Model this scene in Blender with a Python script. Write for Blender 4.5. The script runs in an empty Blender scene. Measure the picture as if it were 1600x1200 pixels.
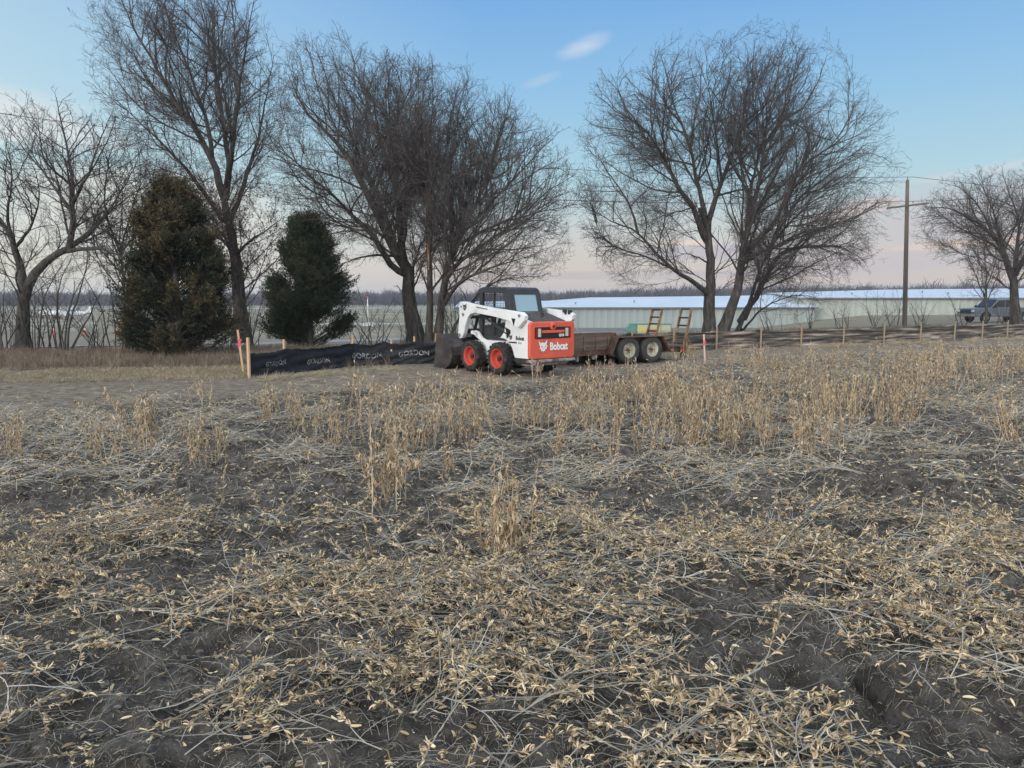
import bpy, bmesh, math, random
import numpy as np
from mathutils import Vector, Matrix
R = math.radians
S = bpy.context.scene
C = S.collection
rng = np.random.default_rng(7)
random.seed(7)

# ------------------------------------------------------------------ camera, sky, sun, exposure
FPX = 1186.0; PITCH = math.atan(134 / FPX); CH = 1.75
cam = bpy.data.cameras.new('camera'); co = bpy.data.objects.new('camera', cam); C.objects.link(co)
cam.sensor_width = 36; cam.lens = 36 * FPX / 1600; cam.clip_end = 6000; cam.clip_start = .05
co.location = (0, 0, CH); co.rotation_euler = (math.pi / 2 - PITCH, 0, 0)
S.camera = co
S.view_settings.view_transform = 'Standard'; S.view_settings.look = 'None'
S.view_settings.gamma = 1; S.view_settings.exposure = 0.36; S.view_settings.use_curve_mapping = False

SUN_EL, SUN_AZ = R(14), R(222)     # low soft sun behind the camera, to the left
W = bpy.data.worlds.new('World'); S.world = W; W.use_nodes = True
nt = W.node_tree; nt.nodes.clear()
def N(t, **k):
    n = nt.nodes.new(t)
    for a, b in k.items(): setattr(n, a, b)
    return n
def lin(c):
    return tuple((v / 255 / 12.92) if v / 255 <= .04045 else ((v / 255 + .055) / 1.055) ** 2.4 for v in c[:3]) + (1,)
def mathn(op, a, b=None, c=None, clamp=False):
    n = N('ShaderNodeMath', operation=op); n.use_clamp = clamp
    for i, v in enumerate((a, b, c)):
        if v is None: continue
        if isinstance(v, (int, float)): n.inputs[i].default_value = v
        else: nt.links.new(v, n.inputs[i])
    return n.outputs[0]
def mixc(fac, a, b, mode='MIX'):
    n = N('ShaderNodeMix', data_type='RGBA', blend_type=mode)
    if isinstance(fac, (int, float)): n.inputs[0].default_value = fac
    else: nt.links.new(fac, n.inputs[0])
    for i, v in ((6, a), (7, b)):
        if isinstance(v, tuple): n.inputs[i].default_value = v
        else: nt.links.new(v, n.inputs[i])
    return n.outputs[2]
def sky_world():
    tc = N('ShaderNodeTexCoord'); sep = N('ShaderNodeSeparateXYZ'); nt.links.new(tc.outputs['Generated'], sep.inputs[0])
    x, y, z = sep.outputs
    el = mathn('ARCSINE', z); az = mathn('ARCTAN2', x, y)      # az: 0 ahead, + to the right
    r = N('ShaderNodeValToRGB'); nt.links.new(mathn('DIVIDE', el, R(60)), r.inputs[0])
    stops = [(0, (226, 210, 196)), (R(2.2) / R(60), (222, 212, 202)), (R(5) / R(60), (210, 218, 217)), (R(8.5) / R(60), (182, 220, 235)),
             (R(14) / R(60), (152, 203, 240)), (R(22) / R(60), (116, 174, 236)), (R(35) / R(60), (92, 150, 220)), (1, (84, 134, 204))]
    e = r.color_ramp.elements
    e[0].position, e[0].color = stops[0][0], lin(stops[0][1]); e[1].position, e[1].color = 1, lin(stops[-1][1])
    for p, c in stops[1:-1]:
        q = e.new(p); q.color = lin(c)
    base = r.outputs[0]
    # brighter, yellower towards the left where the light is
    left = mathn('MULTIPLY', mathn('SUBTRACT', -.05, az), 1.7, clamp=True)
    low = mathn('SUBTRACT', 1, mathn('DIVIDE', el, R(42)), clamp=True)
    base = mixc(mathn('MULTIPLY', mathn('MULTIPLY', left, low), .85), base, lin((214, 240, 244)))
    vlow = mathn('SUBTRACT', 1, mathn('DIVIDE', el, R(9)), clamp=True)
    base = mixc(mathn('MULTIPLY', mathn('MULTIPLY', left, vlow), .8), base, lin((243, 229, 200)))
    # cloud layer on a plane, perspective-stretched
    den = mathn('ADD', mathn('MAXIMUM', z, 0), .05)
    cx = mathn('DIVIDE', x, den); cy = mathn('DIVIDE', y, den)
    comb = N('ShaderNodeCombineXYZ'); nt.links.new(cx, comb.inputs[0]); nt.links.new(cy, comb.inputs[1])
    def noise(scale, detail, rough, off=0, sx=1, sy=1, vec=None):
        m = N('ShaderNodeMapping'); nt.links.new(vec or comb.outputs[0], m.inputs[0]); m.inputs['Location'].default_value = (off, off * .7, off)
        m.inputs['Scale'].default_value = (sx, sy, 1); m.inputs['Rotation'].default_value = (0, 0, R(-12))
        n = N('ShaderNodeTexNoise'); nt.links.new(m.outputs[0], n.inputs[0])
        n.inputs['Scale'].default_value = scale; n.inputs['Detail'].default_value = detail; n.inputs['Roughness'].default_value = rough
        return n.outputs[0]
    def blob(a0, e0, wa, we, tilt=0.0):
        da = mathn('SUBTRACT', az, R(a0)); de = mathn('SUBTRACT', mathn('SUBTRACT', el, R(e0)), mathn('MULTIPLY', da, tilt))
        q = mathn('ADD', mathn('POWER', mathn('ABSOLUTE', mathn('DIVIDE', da, R(wa))), 2), mathn('POWER', mathn('ABSOLUTE', mathn('DIVIDE', de, R(we))), 2))
        return mathn('EXPONENT', mathn('MULTIPLY', q, -1))
    ang = N('ShaderNodeCombineXYZ'); nt.links.new(az, ang.inputs[0]); nt.links.new(mathn('MULTIPLY', el, 5), ang.inputs[1])
    n1 = noise(5.0, 8, .6, 3.1, vec=ang.outputs[0]); n2 = noise(14.0, 8, .65, 9.3, vec=ang.outputs[0])
    nn = mathn('ADD', mathn('MULTIPLY', n1, .65), mathn('MULTIPLY', n2, .35))
    def cloud(mask, th, soft, col, amt):
        nonlocal base
        v = mathn('MULTIPLY', mathn('DIVIDE', mathn('SUBTRACT', mathn('MULTIPLY', mask, nn), th), soft, clamp=True), amt)
        base = mixc(v, base, lin(col))
    bank = mathn('MAXIMUM', blob(32, 5.4, 12, 3.6, .08), blob(26, 2.6, 16, 1.5))
    cloud(bank, .24, .20, (203, 198, 206), .6)                 # lavender bank low on the right
    cloud(blob(33, 8.2, 9, .5, .12), .28, .2, (240, 232, 230), .4)
    cloud(blob(33, 3.6, 12, .45, .05), .30, .12, (248, 222, 202), .6)
    cloud(blob(24, 5.9, 5, 1.0, .2), .33, .12, (240, 218, 208), .5)
    cloud(blob(14, 3.3, 7, .8), .26, .1, (196, 190, 203), .7)
    cloud(blob(12.5, 4.0, 4, .35), .3, .1, (244, 224, 208), .8)
    cloud(blob(9, 1.7, 14, .45), .28, .12, (196, 188, 196), .5)
    cloud(blob(5.4, 17.6, 2.5, .85, .3), .22, .42, (222, 232, 245), .85)  # small wisp above centre
    cloud(blob(2.2, 15.4, 2.6, .6, .3), .34, .25, (196, 218, 240), .5)
    cloud(blob(-32, 11.0, 8, 2.4, -.15), .24, .22, (246, 244, 240), .55)    # pale bank upper left
    cloud(blob(-34.5, 17.3, 1.8, .5), .3, .2, (240, 244, 246), .5)
    cloud(blob(-25, 6, 12, 4, -.1), .27, .18, (246, 244, 232), .6)
    base = mixc(1.0, base, (.81, .79, .78, 1), 'MULTIPLY')
    back = mathn('DIVIDE', mathn('ADD', mathn('MULTIPLY', y, -1), .15), .9, clamp=True)
    base = mixc(back, base, (1.45, 1.52, 1.52, 1))
    zen = mathn('DIVIDE', mathn('SUBTRACT', el, R(38)), R(35), clamp=True)
    base = mixc(zen, base, (1.08, 1.20, 1.33, 1))
    sky = N('ShaderNodeTexSky', sky_type='NISHITA'); sky.sun_disc = False
    sky.sun_elevation = SUN_EL; sky.sun_rotation = SUN_AZ
    bgn = N('ShaderNodeBackground'); nt.links.new(sky.outputs[0], bgn.inputs[0]); bgn.inputs[1].default_value = .05
    bg = N('ShaderNodeBackground'); nt.links.new(base, bg.inputs[0]); bg.inputs[1].default_value = .95
    mx = N('ShaderNodeMixShader'); mx.inputs[0].default_value = .04
    nt.links.new(bg.outputs[0], mx.inputs[1]); nt.links.new(bgn.outputs[0], mx.inputs[2])
    out = N('ShaderNodeOutputWorld'); nt.links.new(mx.outputs[0], out.inputs[0])
sky_world()
sl = bpy.data.lights.new('sun', 'SUN'); so = bpy.data.objects.new('sun', sl); C.objects.link(so)
sl.energy = 1.25; sl.angle = R(12); sl.color = (1, .90, .80)
sd = Vector((math.sin(SUN_AZ) * math.cos(SUN_EL), math.cos(SUN_AZ) * math.cos(SUN_EL), math.sin(SUN_EL)))
so.rotation_euler = (-sd).to_track_quat('-Z', 'Y').to_euler()
S.cycles.max_bounces = 6; S.cycles.diffuse_bounces = 3; S.cycles.transparent_max_bounces = 8

# ------------------------------------------------------------------ helpers
def tag(o, label=None, cat=None, group=None, kind=None):
    if label: o['label'] = label
    if cat: o['category'] = cat
    if group: o['group'] = group
    if kind: o['kind'] = kind
    return o
def empty(name, loc=(0, 0, 0), rz=0, parent=None):
    o = bpy.data.objects.new(name, None); C.objects.link(o); o.location = loc; o.rotation_euler = (0, 0, rz); o.empty_display_size = .2
    if parent: o.parent = parent
    return o
def mat(name, cols, scale=6, rough=.85, bump=0, bscale=30, metal=0, stretch=(1, 1, 1), attr=None, spec=.3, detail=6, bdist=.02, coord='Object', trans=0):
    """cols: list of (pos, rgb 0..1 linear). Colour from noise (or from attribute attr)."""
    m = bpy.data.materials.new(name); m.use_nodes = True; t = m.node_tree; b = t.nodes['Principled BSDF']
    b.inputs['Roughness'].default_value = rough; b.inputs['Metallic'].default_value = metal; b.inputs['Specular IOR Level'].default_value = spec
    tc = t.nodes.new('ShaderNodeTexCoord'); mp = t.nodes.new('ShaderNodeMapping'); mp.inputs['Scale'].default_value = stretch
    t.links.new(tc.outputs[coord], mp.inputs[0])
    if attr:
        a = t.nodes.new('ShaderNodeAttribute'); a.attribute_name = attr; src = a.outputs['Fac']
    else:
        n = t.nodes.new('ShaderNodeTexNoise'); t.links.new(mp.outputs[0], n.inputs[0]); n.inputs['Scale'].default_value = scale; n.inputs['Detail'].default_value = detail
        n.inputs['Roughness'].default_value = .62; src = n.outputs[0]
    r = t.nodes.new('ShaderNodeValToRGB'); t.links.new(src, r.inputs[0]); e = r.color_ramp.elements
    if len(cols) == 1: cols = [(0, cols[0][1]), (1, cols[0][1])]
    e[0].position, e[0].color = cols[0][0], (*cols[0][1], 1); e[1].position, e[1].color = cols[-1][0], (*cols[-1][1], 1)
    for p, c in cols[1:-1]:
        q = e.new(p); q.color = (*c, 1)
    t.links.new(r.outputs[0], b.inputs['Base Color'])
    if bump:
        n2 = t.nodes.new('ShaderNodeTexNoise'); t.links.new(mp.outputs[0], n2.inputs[0]); n2.inputs['Scale'].default_value = bscale; n2.inputs['Detail'].default_value = 8
        bp = t.nodes.new('ShaderNodeBump'); bp.inputs['Strength'].default_value = bump; bp.inputs['Distance'].default_value = bdist
        t.links.new(n2.outputs[0], bp.inputs['Height']); t.links.new(bp.outputs[0], b.inputs['Normal'])
    if trans:
        b.inputs['Transmission Weight'].default_value = trans
    return m
def g(v): return (v, v, v)

class Geo:
    def __init__(s): s.V = []; s.Q = []; s.T = []; s.A = []; s.MQ = []; s.MT = []; s.n = 0
    def add(s, V, Q=None, T=None, rnd=.5, m=0):
        V = np.asarray(V, float).reshape(-1, 3)
        s.V.append(V); s.A.append(np.broadcast_to(np.asarray(rnd, float), (len(V),)) if np.ndim(rnd) == 0 else np.asarray(rnd, float))
        if Q is not None and len(Q): Q = np.asarray(Q, np.int64).reshape(-1, 4); s.Q.append(Q + s.n); s.MQ.append(np.full(len(Q), m))
        if T is not None and len(T): T = np.asarray(T, np.int64).reshape(-1, 3); s.T.append(T + s.n); s.MT.append(np.full(len(T), m))
        s.n += len(V)
    def arrays(s):
        V = np.concatenate(s.V); A = np.concatenate(s.A)
        Q = np.concatenate(s.Q) if s.Q else np.zeros((0, 4), int); T = np.concatenate(s.T) if s.T else np.zeros((0, 3), int)
        MQ = np.concatenate(s.MQ) if s.MQ else np.zeros(0, int); MT = np.concatenate(s.MT) if s.MT else np.zeros(0, int)
        return V, A, Q, T, MQ, MT
    def mesh(s, name, mats, smooth=False):
        V, A, Q, T, MQ, MT = s.arrays()
        me = bpy.data.meshes.new(name); me.vertices.add(len(V)); me.vertices.foreach_set('co', V.astype(np.float32).ravel())
        me.loops.add(4 * len(Q) + 3 * len(T)); me.loops.foreach_set('vertex_index', np.concatenate([Q.ravel(), T.ravel()]).astype(np.int32))
        me.polygons.add(len(Q) + len(T))
        st = np.concatenate([np.arange(len(Q)) * 4, 4 * len(Q) + np.arange(len(T)) * 3]); me.polygons.foreach_set('loop_start', st.astype(np.int32))
        me.polygons.foreach_set('material_index', np.concatenate([MQ, MT]).astype(np.int32))
        me.polygons.foreach_set('use_smooth', np.full(len(Q) + len(T), smooth))
        at = me.attributes.new('rnd', 'FLOAT', 'POINT'); at.data.foreach_set('value', A.astype(np.float32))
        me.update(calc_edges=True)
        for m in (mats if isinstance(mats, (list, tuple)) else [mats]): me.materials.append(m)
        return me
    def obj(s, name, mats, parent=None, smooth=False):
        o = bpy.data.objects.new(name, s.mesh(name, mats, smooth)); C.objects.link(o)
        if parent: o.parent = parent
        return o
def nrm(v): return v / np.maximum(np.linalg.norm(v, axis=-1, keepdims=True), 1e-9)
def tubes(P, Rd, sides=3):
    P = np.asarray(P, float); Rd = np.asarray(Rd, float); n, k = P.shape[:2]
    T = nrm(np.gradient(P, axis=1)) if k > 2 else np.repeat(nrm(P[:, 1:] - P[:, :1]), 2, 1)
    md = nrm(P[:, -1] - P[:, 0]); ref = np.where(np.abs(md[:, 2:3]) < .8, np.array([[0, 0, 1.]]), np.array([[1., 0, 0]]))
    u = nrm(np.cross(T, ref[:, None, :])); v = np.cross(T, u)
    a = np.arange(sides) * 2 * np.pi / sides
    V = P[:, :, None] + Rd[:, :, None, None] * (np.cos(a)[:, None] * u[:, :, None] + np.sin(a)[:, None] * v[:, :, None])
    i = np.arange(n)[:, None, None] * k * sides + np.arange(k - 1)[None, :, None] * sides; j = np.arange(sides)[None, None, :]; j2 = (j + 1) % sides
    Q = np.stack([i + j, i + j2, i + sides + j2, i + sides + j], -1).reshape(-1, 4)
    return V.reshape(-1, 3), Q
def instance(G, tmpl, pos, rz, sc, tilt=None, m_off=0):
    """stamp a template Geo at many places, merged into G"""
    V, A, Q, T, MQ, MT = tmpl; n = len(pos)
    if n == 0: return
    c, s_ = np.cos(rz)[:, None], np.sin(rz)[:, None]; L = V[None] * np.asarray(sc)[:, None, None]
    if tilt is not None:
        tx, ty = tilt[:, 0:1], tilt[:, 1:2]
        z = L[..., 2]; L = np.stack([L[..., 0] + z * tx, L[..., 1] + z * ty, z], -1)
    X = L[..., 0] * c - L[..., 1] * s_; Y = L[..., 0] * s_ + L[..., 1] * c
    VV = np.stack([X, Y, L[..., 2]], -1) + pos[:, None, :]
    k = len(V); off = (np.arange(n) * k)[:, None, None]
    A2 = np.clip(A[None] + rng.uniform(-.12, .12, (n, 1)), 0, 1).ravel()
    base = G.n
    G.V.append(VV.reshape(-1, 3)); G.A.append(A2)
    if len(Q): G.Q.append((Q[None] + off).reshape(-1, 4) + base); G.MQ.append(np.tile(MQ, n))
    if len(T): G.T.append((T[None] + off).reshape(-1, 3) + base); G.MT.append(np.tile(MT, n))
    G.n += n * k

def hash2(i, j, s):
    h = (i * 374761393 + j * 668265263 + s * 974634777) & 0xffffffff
    h = ((h ^ (h >> 13)) * 1274126177) & 0xffffffff
    return ((h ^ (h >> 16)) & 0xffff) / 65535.0
def vnoise(x, y, s=0):
    x = np.asarray(x, float); y = np.asarray(y, float)
    i = np.floor(x).astype(np.int64); j = np.floor(y).astype(np.int64); fx = x - i; fy = y - j
    fx = fx * fx * (3 - 2 * fx); fy = fy * fy * (3 - 2 * fy)
    return (hash2(i, j, s) * (1 - fx) + hash2(i + 1, j, s) * fx) * (1 - fy) + (hash2(i, j + 1, s) * (1 - fx) + hash2(i + 1, j + 1, s) * fx) * fy
def fbm(x, y, s=0, o=4):
    t = 0; a = .5; n = 0
    for k in range(o):
        t = t + a * vnoise(x, y, s + k * 17); n += a; a *= .5; x = np.asarray(x) * 2.03 + 5.1; y = np.asarray(y) * 2.03 - 3.7
    return t / n
def sstep(a, b, x):
    t = np.clip((np.asarray(x, float) - a) / (b - a), 0, 1); return t * t * (3 - 2 * t)

# bmesh primitives, all joined into the bmesh given
def b_box(bm, x0, x1, y0, y1, z0, z1, bev=0, M=None, mi=0):
    vs = [bm.verts.new(p) for p in ((x0, y0, z0), (x1, y0, z0), (x1, y1, z0), (x0, y1, z0), (x0, y0, z1), (x1, y0, z1), (x1, y1, z1), (x0, y1, z1))]
    fs = [bm.faces.new([vs[i] for i in f]) for f in ((3, 2, 1, 0), (4, 5, 6, 7), (0, 1, 5, 4), (1, 2, 6, 5), (2, 3, 7, 6), (3, 0, 4, 7))]
    for f in fs: f.material_index = mi
    if M is not None: bmesh.ops.transform(bm, matrix=M, verts=vs)
    if bev:
        ed = list({e for f in fs for e in f.edges}); bmesh.ops.bevel(bm, geom=ed, offset=bev, segments=2, profile=.6, affect='EDGES')
def b_prism(bm, pts, a0, a1, axis='y', bev=0, mi=0):
    """polygon pts in the other two axes extruded from a0 to a1"""
    f3 = {'y': lambda p, a: (p[0], a, p[1]), 'x': lambda p, a: (a, p[0], p[1]), 'z': lambda p, a: (p[0], p[1], a)}[axis]
    A = [bm.verts.new(f3(p, a0)) for p in pts]; B = [bm.verts.new(f3(p, a1)) for p in pts]; n = len(pts)
    fs = [bm.faces.new(A), bm.faces.new(B[::-1])] + [bm.faces.new((A[i], B[i], B[(i + 1) % n], A[(i + 1) % n])) for i in range(n)]
    for f in fs: f.material_index = mi
    bmesh.ops.recalc_face_normals(bm, faces=fs)
    if bev:
        ed = list({e for f in fs[:2] for e in f.edges}); bmesh.ops.bevel(bm, geom=ed, offset=bev, segments=2, profile=.6, affect='EDGES')
def b_tube(bm, p, q, r0, r1=None, seg=10, mi=0, caps=True):
    r1 = r0 if r1 is None else r1; p = Vector(p); q = Vector(q); d = q - p
    res = bmesh.ops.create_cone(bm, cap_ends=caps, segments=seg, radius1=r0, radius2=r1, depth=d.length)
    M = Matrix.Translation((p + q) / 2) @ d.to_track_quat('Z', 'Y').to_matrix().to_4x4()
    bmesh.ops.transform(bm, matrix=M, verts=res['verts'])
    for v in res['verts']:
        for f in v.link_faces: f.material_index = mi; f.smooth = len(f.verts) == 4
def b_bar(bm, p, q, w, h, mi=0):
    p = Vector(p); q = Vector(q); d = q - p; L = d.length
    M = Matrix.Translation(p) @ d.to_track_quat('X', 'Z').to_matrix().to_4x4()
    b_box(bm, 0, L, -w / 2, w / 2, -h / 2, h / 2, 0, M, mi)
def b_lathe(bm, prof, seg=28, axis='y', c=(0, 0, 0), mi=0, smooth=True):
    """prof: (radius, along)"""
    rings = []
    for r, a in prof:
        ring = []
        for k in range(seg):
            t = 2 * math.pi * k / seg
            p = {'y': (r * math.cos(t), a, r * math.sin(t)), 'x': (a, r * math.cos(t), r * math.sin(t)), 'z': (r * math.cos(t), r * math.sin(t), a)}[axis]
            ring.append(bm.verts.new((p[0] + c[0], p[1] + c[1], p[2] + c[2])))
        rings.append(ring)
    fs = []
    for a, b in zip(rings, rings[1:]):
        for k in range(seg): fs.append(bm.faces.new((a[k], a[(k + 1) % seg], b[(k + 1) % seg], b[k])))
    for f in fs: f.smooth = smooth; f.material_index = mi
    bmesh.ops.recalc_face_normals(bm, faces=fs)
def bobj(name, bm, mats, parent=None, loc=None, rot=None):
    me = bpy.data.meshes.new(name); bm.to_mesh(me); bm.free()
    for m in (mats if isinstance(mats, (list, tuple)) else [mats]): me.materials.append(m)
    o = bpy.data.objects.new(name, me); C.objects.link(o)
    if parent: o.parent = parent
    if loc: o.location = loc
    if rot: o.rotation_euler = rot
    return o
def text_mesh(body, size, ext=.004, bold=0.0, sx=1.0):
    cu = bpy.data.curves.new('letters', 'FONT'); cu.body = body; cu.size = size; cu.extrude = ext; cu.offset = bold; cu.align_x = 'CENTER'; cu.align_y = 'CENTER'; cu.resolution_u = 3
    o = bpy.data.objects.new('letters', cu); C.objects.link(o); bpy.context.view_layer.update()
    me = bpy.data.meshes.new_from_object(o.evaluated_get(bpy.context.evaluated_depsgraph_get()))
    bpy.data.objects.remove(o); bpy.data.curves.remove(cu)
    for v in me.vertices: v.co.x *= sx
    return me

# ------------------------------------------------------------------ ground shape
XB = [-60, -30, -8, -3.9, 0, 3.2, 7.5, 20, 60, 200]; YB = [-12, 1.2, 10.9, 13.8, 15.2, 18.0, 21.6, 29, 51, 130]    # field edge
XF = [-60, -30, -12, -5.7, -1.9, 3.2, 6.4, 23, 60, 200]; YF = [6, 12, 15.5, 16.5, 20, 23.6, 25.3, 34, 54, 130]   # fence line
def gz(x, y):
    """large-scale ground height"""
    x = np.asarray(x, float); y = np.asarray(y, float)
    t = y - np.interp(x, XF, YF) - 4
    D = np.interp(x, [-400, 20, 30, 46, 400], [3.0, 2.5, 2.2, .5, .5]) + sstep(140, 300, y) * np.interp(x, [20, 60], [0, 2.0])
    return -D * sstep(0, 62, t)
TRACKS = ((.95, -.30, 2.0, 2.95, 1.5, .34), (.96, -.27, 1.4, 4.6, 2.2, .20), (.9, .42, -3.0, 5.0, 1.8, .24), (.97, .2, 5.2, 7.3, 3, .3))
def gdetail(x, y):
    """clods, ruts and tyre lugs, fading with distance"""
    x = np.asarray(x, float); y = np.asarray(y, float)
    yb = np.interp(x, XB, YB); fld = 1 - sstep(-.8, .8, y - yb); far = 1 - sstep(25, 45, y)
    h = (fbm(x * .9, y * .9, 3, 3) - .5) * .10 * (fld * .8 + .2)
    h += (np.abs(fbm(x * 5 + 9, y * 8, 61, 3) - .5)) * -.10 + .012 + (fbm(x * 2.6 + y * .8, y * 5.0 - x * .6, 11, 5) - .5) * .11 * (fld * .85 + .15)
    h += np.maximum(fbm(x * 9, y * 11, 23, 4) - .50, 0) * .18 * (fld * .85 + .15)
    # cleated tyre marks, lower right and lower left
    for (ux, uy, cx, cy, L, wd) in TRACKS:
        a = (x - cx) * ux + (y - cy) * uy; b = -(x - cx) * uy + (y - cy) * ux
        m = np.exp(-(b / wd) ** 4) * np.exp(-(a / L) ** 4)
        h = h * (1 - .5 * m) - m * .02 + m * .07 * np.clip(np.sin((a + np.abs(b) * .7) * 24 + 2 * fbm(a * 2, b * 2, 5)) * 1.6, -1, 1) * fbm(x * 2.5, y * 2.5, 41, 2)
    # wheel ruts on the haul track
    t = y - yb
    h -= .03 * (np.exp(-((t - 1.3) / .35) ** 2) + np.exp(-((t - 3.0) / .35) ** 2)) * (.4 + fbm(x, y, 9, 2))
    # spoil berm along both fences
    tf = y - np.interp(x, XF, YF)
    h += .07 * np.exp(-((tf + .32) / .26) ** 2) * fbm(x * 2.2, y * 2.2, 31, 3) * sstep(-6.5, -5, x)
    return h * far
def gh(x, y): return gz(x, y) + gdetail(x, y)
def px(X, Y, d):
    """world point seen at photo pixel X,Y whose distance ahead is d"""
    a = (X - 800) / FPX; b = -(Y - 600) / FPX
    dy = math.cos(PITCH) + b * math.sin(PITCH); dz = -math.sin(PITCH) + b * math.cos(PITCH)
    return Vector((a / dy * d, d, CH + dz / dy * d))
def onground(X, Y):
    d = 3.0
    while d < 900:
        p = px(X, Y, d)
        if p.z < float(gz(p.x, p.y)): break
        d *= 1.004
    return Vector((p.x, p.y, float(gz(p.x, p.y))))

def trackmask(x, y):
    m = 0
    for (ux, uy, cx, cy, L, wd) in TRACKS:
        a = (x - cx) * ux + (y - cy) * uy; b = -(x - cx) * uy + (y - cy) * ux; m = np.maximum(m, np.exp(-(b / wd) ** 4) * np.exp(-(a / L) ** 4))
    return m
def make_ground():
    r = [.3]
    while r[-1] < 34: r.append(r[-1] * 1.0115 + .004)
    while r[-1] < 1700: r.append(r[-1] * 1.05)
    r = np.array(r)
    a = np.concatenate([np.linspace(-180, -48, 34)[:-1], np.linspace(-48, 48, 640), np.linspace(48, 180, 34)[1:-1]]) * np.pi / 180
    RR, AA = np.meshgrid(r, a, indexing='ij'); X = RR * np.sin(AA); Y = RR * np.cos(AA)
    Z = gh(X, Y); nr, na = X.shape
    i = np.arange(nr - 1)[:, None] * na; j = np.arange(na)[None]; j2 = (j + 1) % na
    Q = np.stack([i + j, i + j2, i + na + j2, i + na + j], -1).reshape(-1, 4)[:, ::-1]
    V = np.stack([X, Y, Z], -1).reshape(-1, 3)
    V = np.concatenate([V, [[0, 0, float(gh(0, 0))]]]); T = np.stack([np.arange(na), (np.arange(na) + 1) % na, np.full(na, nr * na)], -1)
    G = Geo(); G.add(V, Q, T)
    o = G.obj('ground', ground_mat(), smooth=True); tag(o, kind='structure')
    x, y = V[:, 0], V[:, 1]; me = o.data
    t = y - np.interp(x, XB, YB) + (fbm(x * .6, y * .6, 71, 3) - .5) * 3
    tf = y - np.interp(x, XF, YF) + (fbm(x * .7, y * .7, 77, 3) - .5) * 1.6
    track = sstep(-.8, .6, t)
    verge = sstep(-1.3, .6, tf )
    far = sstep(70, 110, y)
    for nm, val in (('track', track), ('verge', verge), ('farfield', far)):
        at = me.attributes.new(nm, 'FLOAT', 'POINT'); at.data.foreach_set('value', val.astype(np.float32))
def ground_mat():
    m = bpy.data.materials.new('soil'); m.use_nodes = True; t = m.node_tree; b = t.nodes['Principled BSDF']; b.inputs['Roughness'].default_value = .95; b.inputs['Specular IOR Level'].default_value = .15
    tc = t.nodes.new('ShaderNodeTexCoord')
    def noise(sc, det, st=(1, 1, 1), rough=.6):
        mp = t.nodes.new('ShaderNodeMapping'); mp.inputs['Scale'].default_value = st; t.links.new(tc.outputs['Object'], mp.inputs[0])
        n = t.nodes.new('ShaderNodeTexNoise'); n.inputs['Scale'].default_value = sc; n.inputs['Detail'].default_value = det; n.inputs['Roughness'].default_value = rough
        t.links.new(mp.outputs[0], n.inputs[0]); return n.outputs[0]
    def ramp(src, cols):
        r = t.nodes.new('ShaderNodeValToRGB'); t.links.new(src, r.inputs[0]); e = r.color_ramp.elements
        e[0].position, e[0].color = cols[0][0], (*cols[0][1], 1); e[1].position, e[1].color = cols[-1][0], (*cols[-1][1], 1)
        for p, c in cols[1:-1]: q = e.new(p); q.color = (*c, 1)
        return r.outputs[0]
    def mix(a, b_, f):
        n = t.nodes.new('ShaderNodeMix'); n.data_type = 'RGBA'; t.links.new(a, n.inputs[6]); t.links.new(b_, n.inputs[7]); t.links.new(f, n.inputs[0]); return n.outputs[2]
    def attr(nm):
        a = t.nodes.new('ShaderNodeAttribute'); a.attribute_name = nm; return a.outputs['Fac']
    soil = ramp(noise(5, 12, rough=.68), [(.30, (.036, .031, .027)), (.44, (.095, .083, .071)), (.56, (.18, .160, .139)), (.72, (.31, .28, .245))])
    dirt = ramp(noise(3.5, 10, (1, 1.6, 1)), [(.3, (.14, .112, .084)), (.5, (.25, .205, .158)), (.7, (.39, .33, .26))])
    dead = ramp(noise(7, 10), [(.3, (.12, .10, .075)), (.5, (.22, .19, .14)), (.7, (.34, .30, .22))])
    fld = ramp(noise(.05, 8, (.4, 1.5, 1)), [(.35, (.19, .175, .12)), (.5, (.27, .245, .175)), (.65, (.36, .33, .25))])
    c = mix(soil, dirt, attr('track')); c = mix(c, dead, attr('verge')); c = mix(c, fld, attr('farfield'))
    t.links.new(c, b.inputs['Base Color'])
    bp = t.nodes.new('ShaderNodeBump'); bp.inputs['Strength'].default_value = 1; bp.inputs['Distance'].default_value = .05
    t.links.new(noise(24, 12, rough=.78), bp.inputs['Height']); t.links.new(bp.outputs[0], b.inputs['Normal'])
    return m
make_ground()

def strip(name, pts, width, m, lift=.03, label=None):
    """a paved strip conforming to the ground along world points"""
    P = np.array([(p[0], p[1]) for p in pts]); s = np.concatenate([[0], np.cumsum(np.linalg.norm(np.diff(P, axis=0), axis=1))])
    n = max(20, int(s[-1] / 3)); q = np.linspace(0, s[-1], n); X = np.interp(q, s, P[:, 0]); Y = np.interp(q, s, P[:, 1])
    for _ in range(6): X[1:-1] = (X[:-2] + X[1:-1] * 2 + X[2:]) / 4; Y[1:-1] = (Y[:-2] + Y[1:-1] * 2 + Y[2:]) / 4
    tx, ty = np.gradient(X), np.gradient(Y); L = np.hypot(tx, ty); nx, ny = -ty / L, tx / L
    w = np.linspace(-width / 2, width / 2, 7)
    VX = X[:, None] + nx[:, None] * w; VY = Y[:, None] + ny[:, None] * w; VZ = gh(VX, VY) + lift
    i = np.arange(n - 1)[:, None] * 7; j = np.arange(6)[None]
    Q = np.stack([i + j, i + j + 1, i + 7 + j + 1, i + 7 + j], -1).reshape(-1, 4)
    G = Geo(); G.add(np.stack([VX, VY, VZ], -1), Q); o = G.obj(name, m, smooth=True); tag(o, kind='structure'); return o
asph = mat('asphalt', [(.3, (.20, .205, .22)), (.7, (.29, .295, .31))], scale=1.2)
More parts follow.
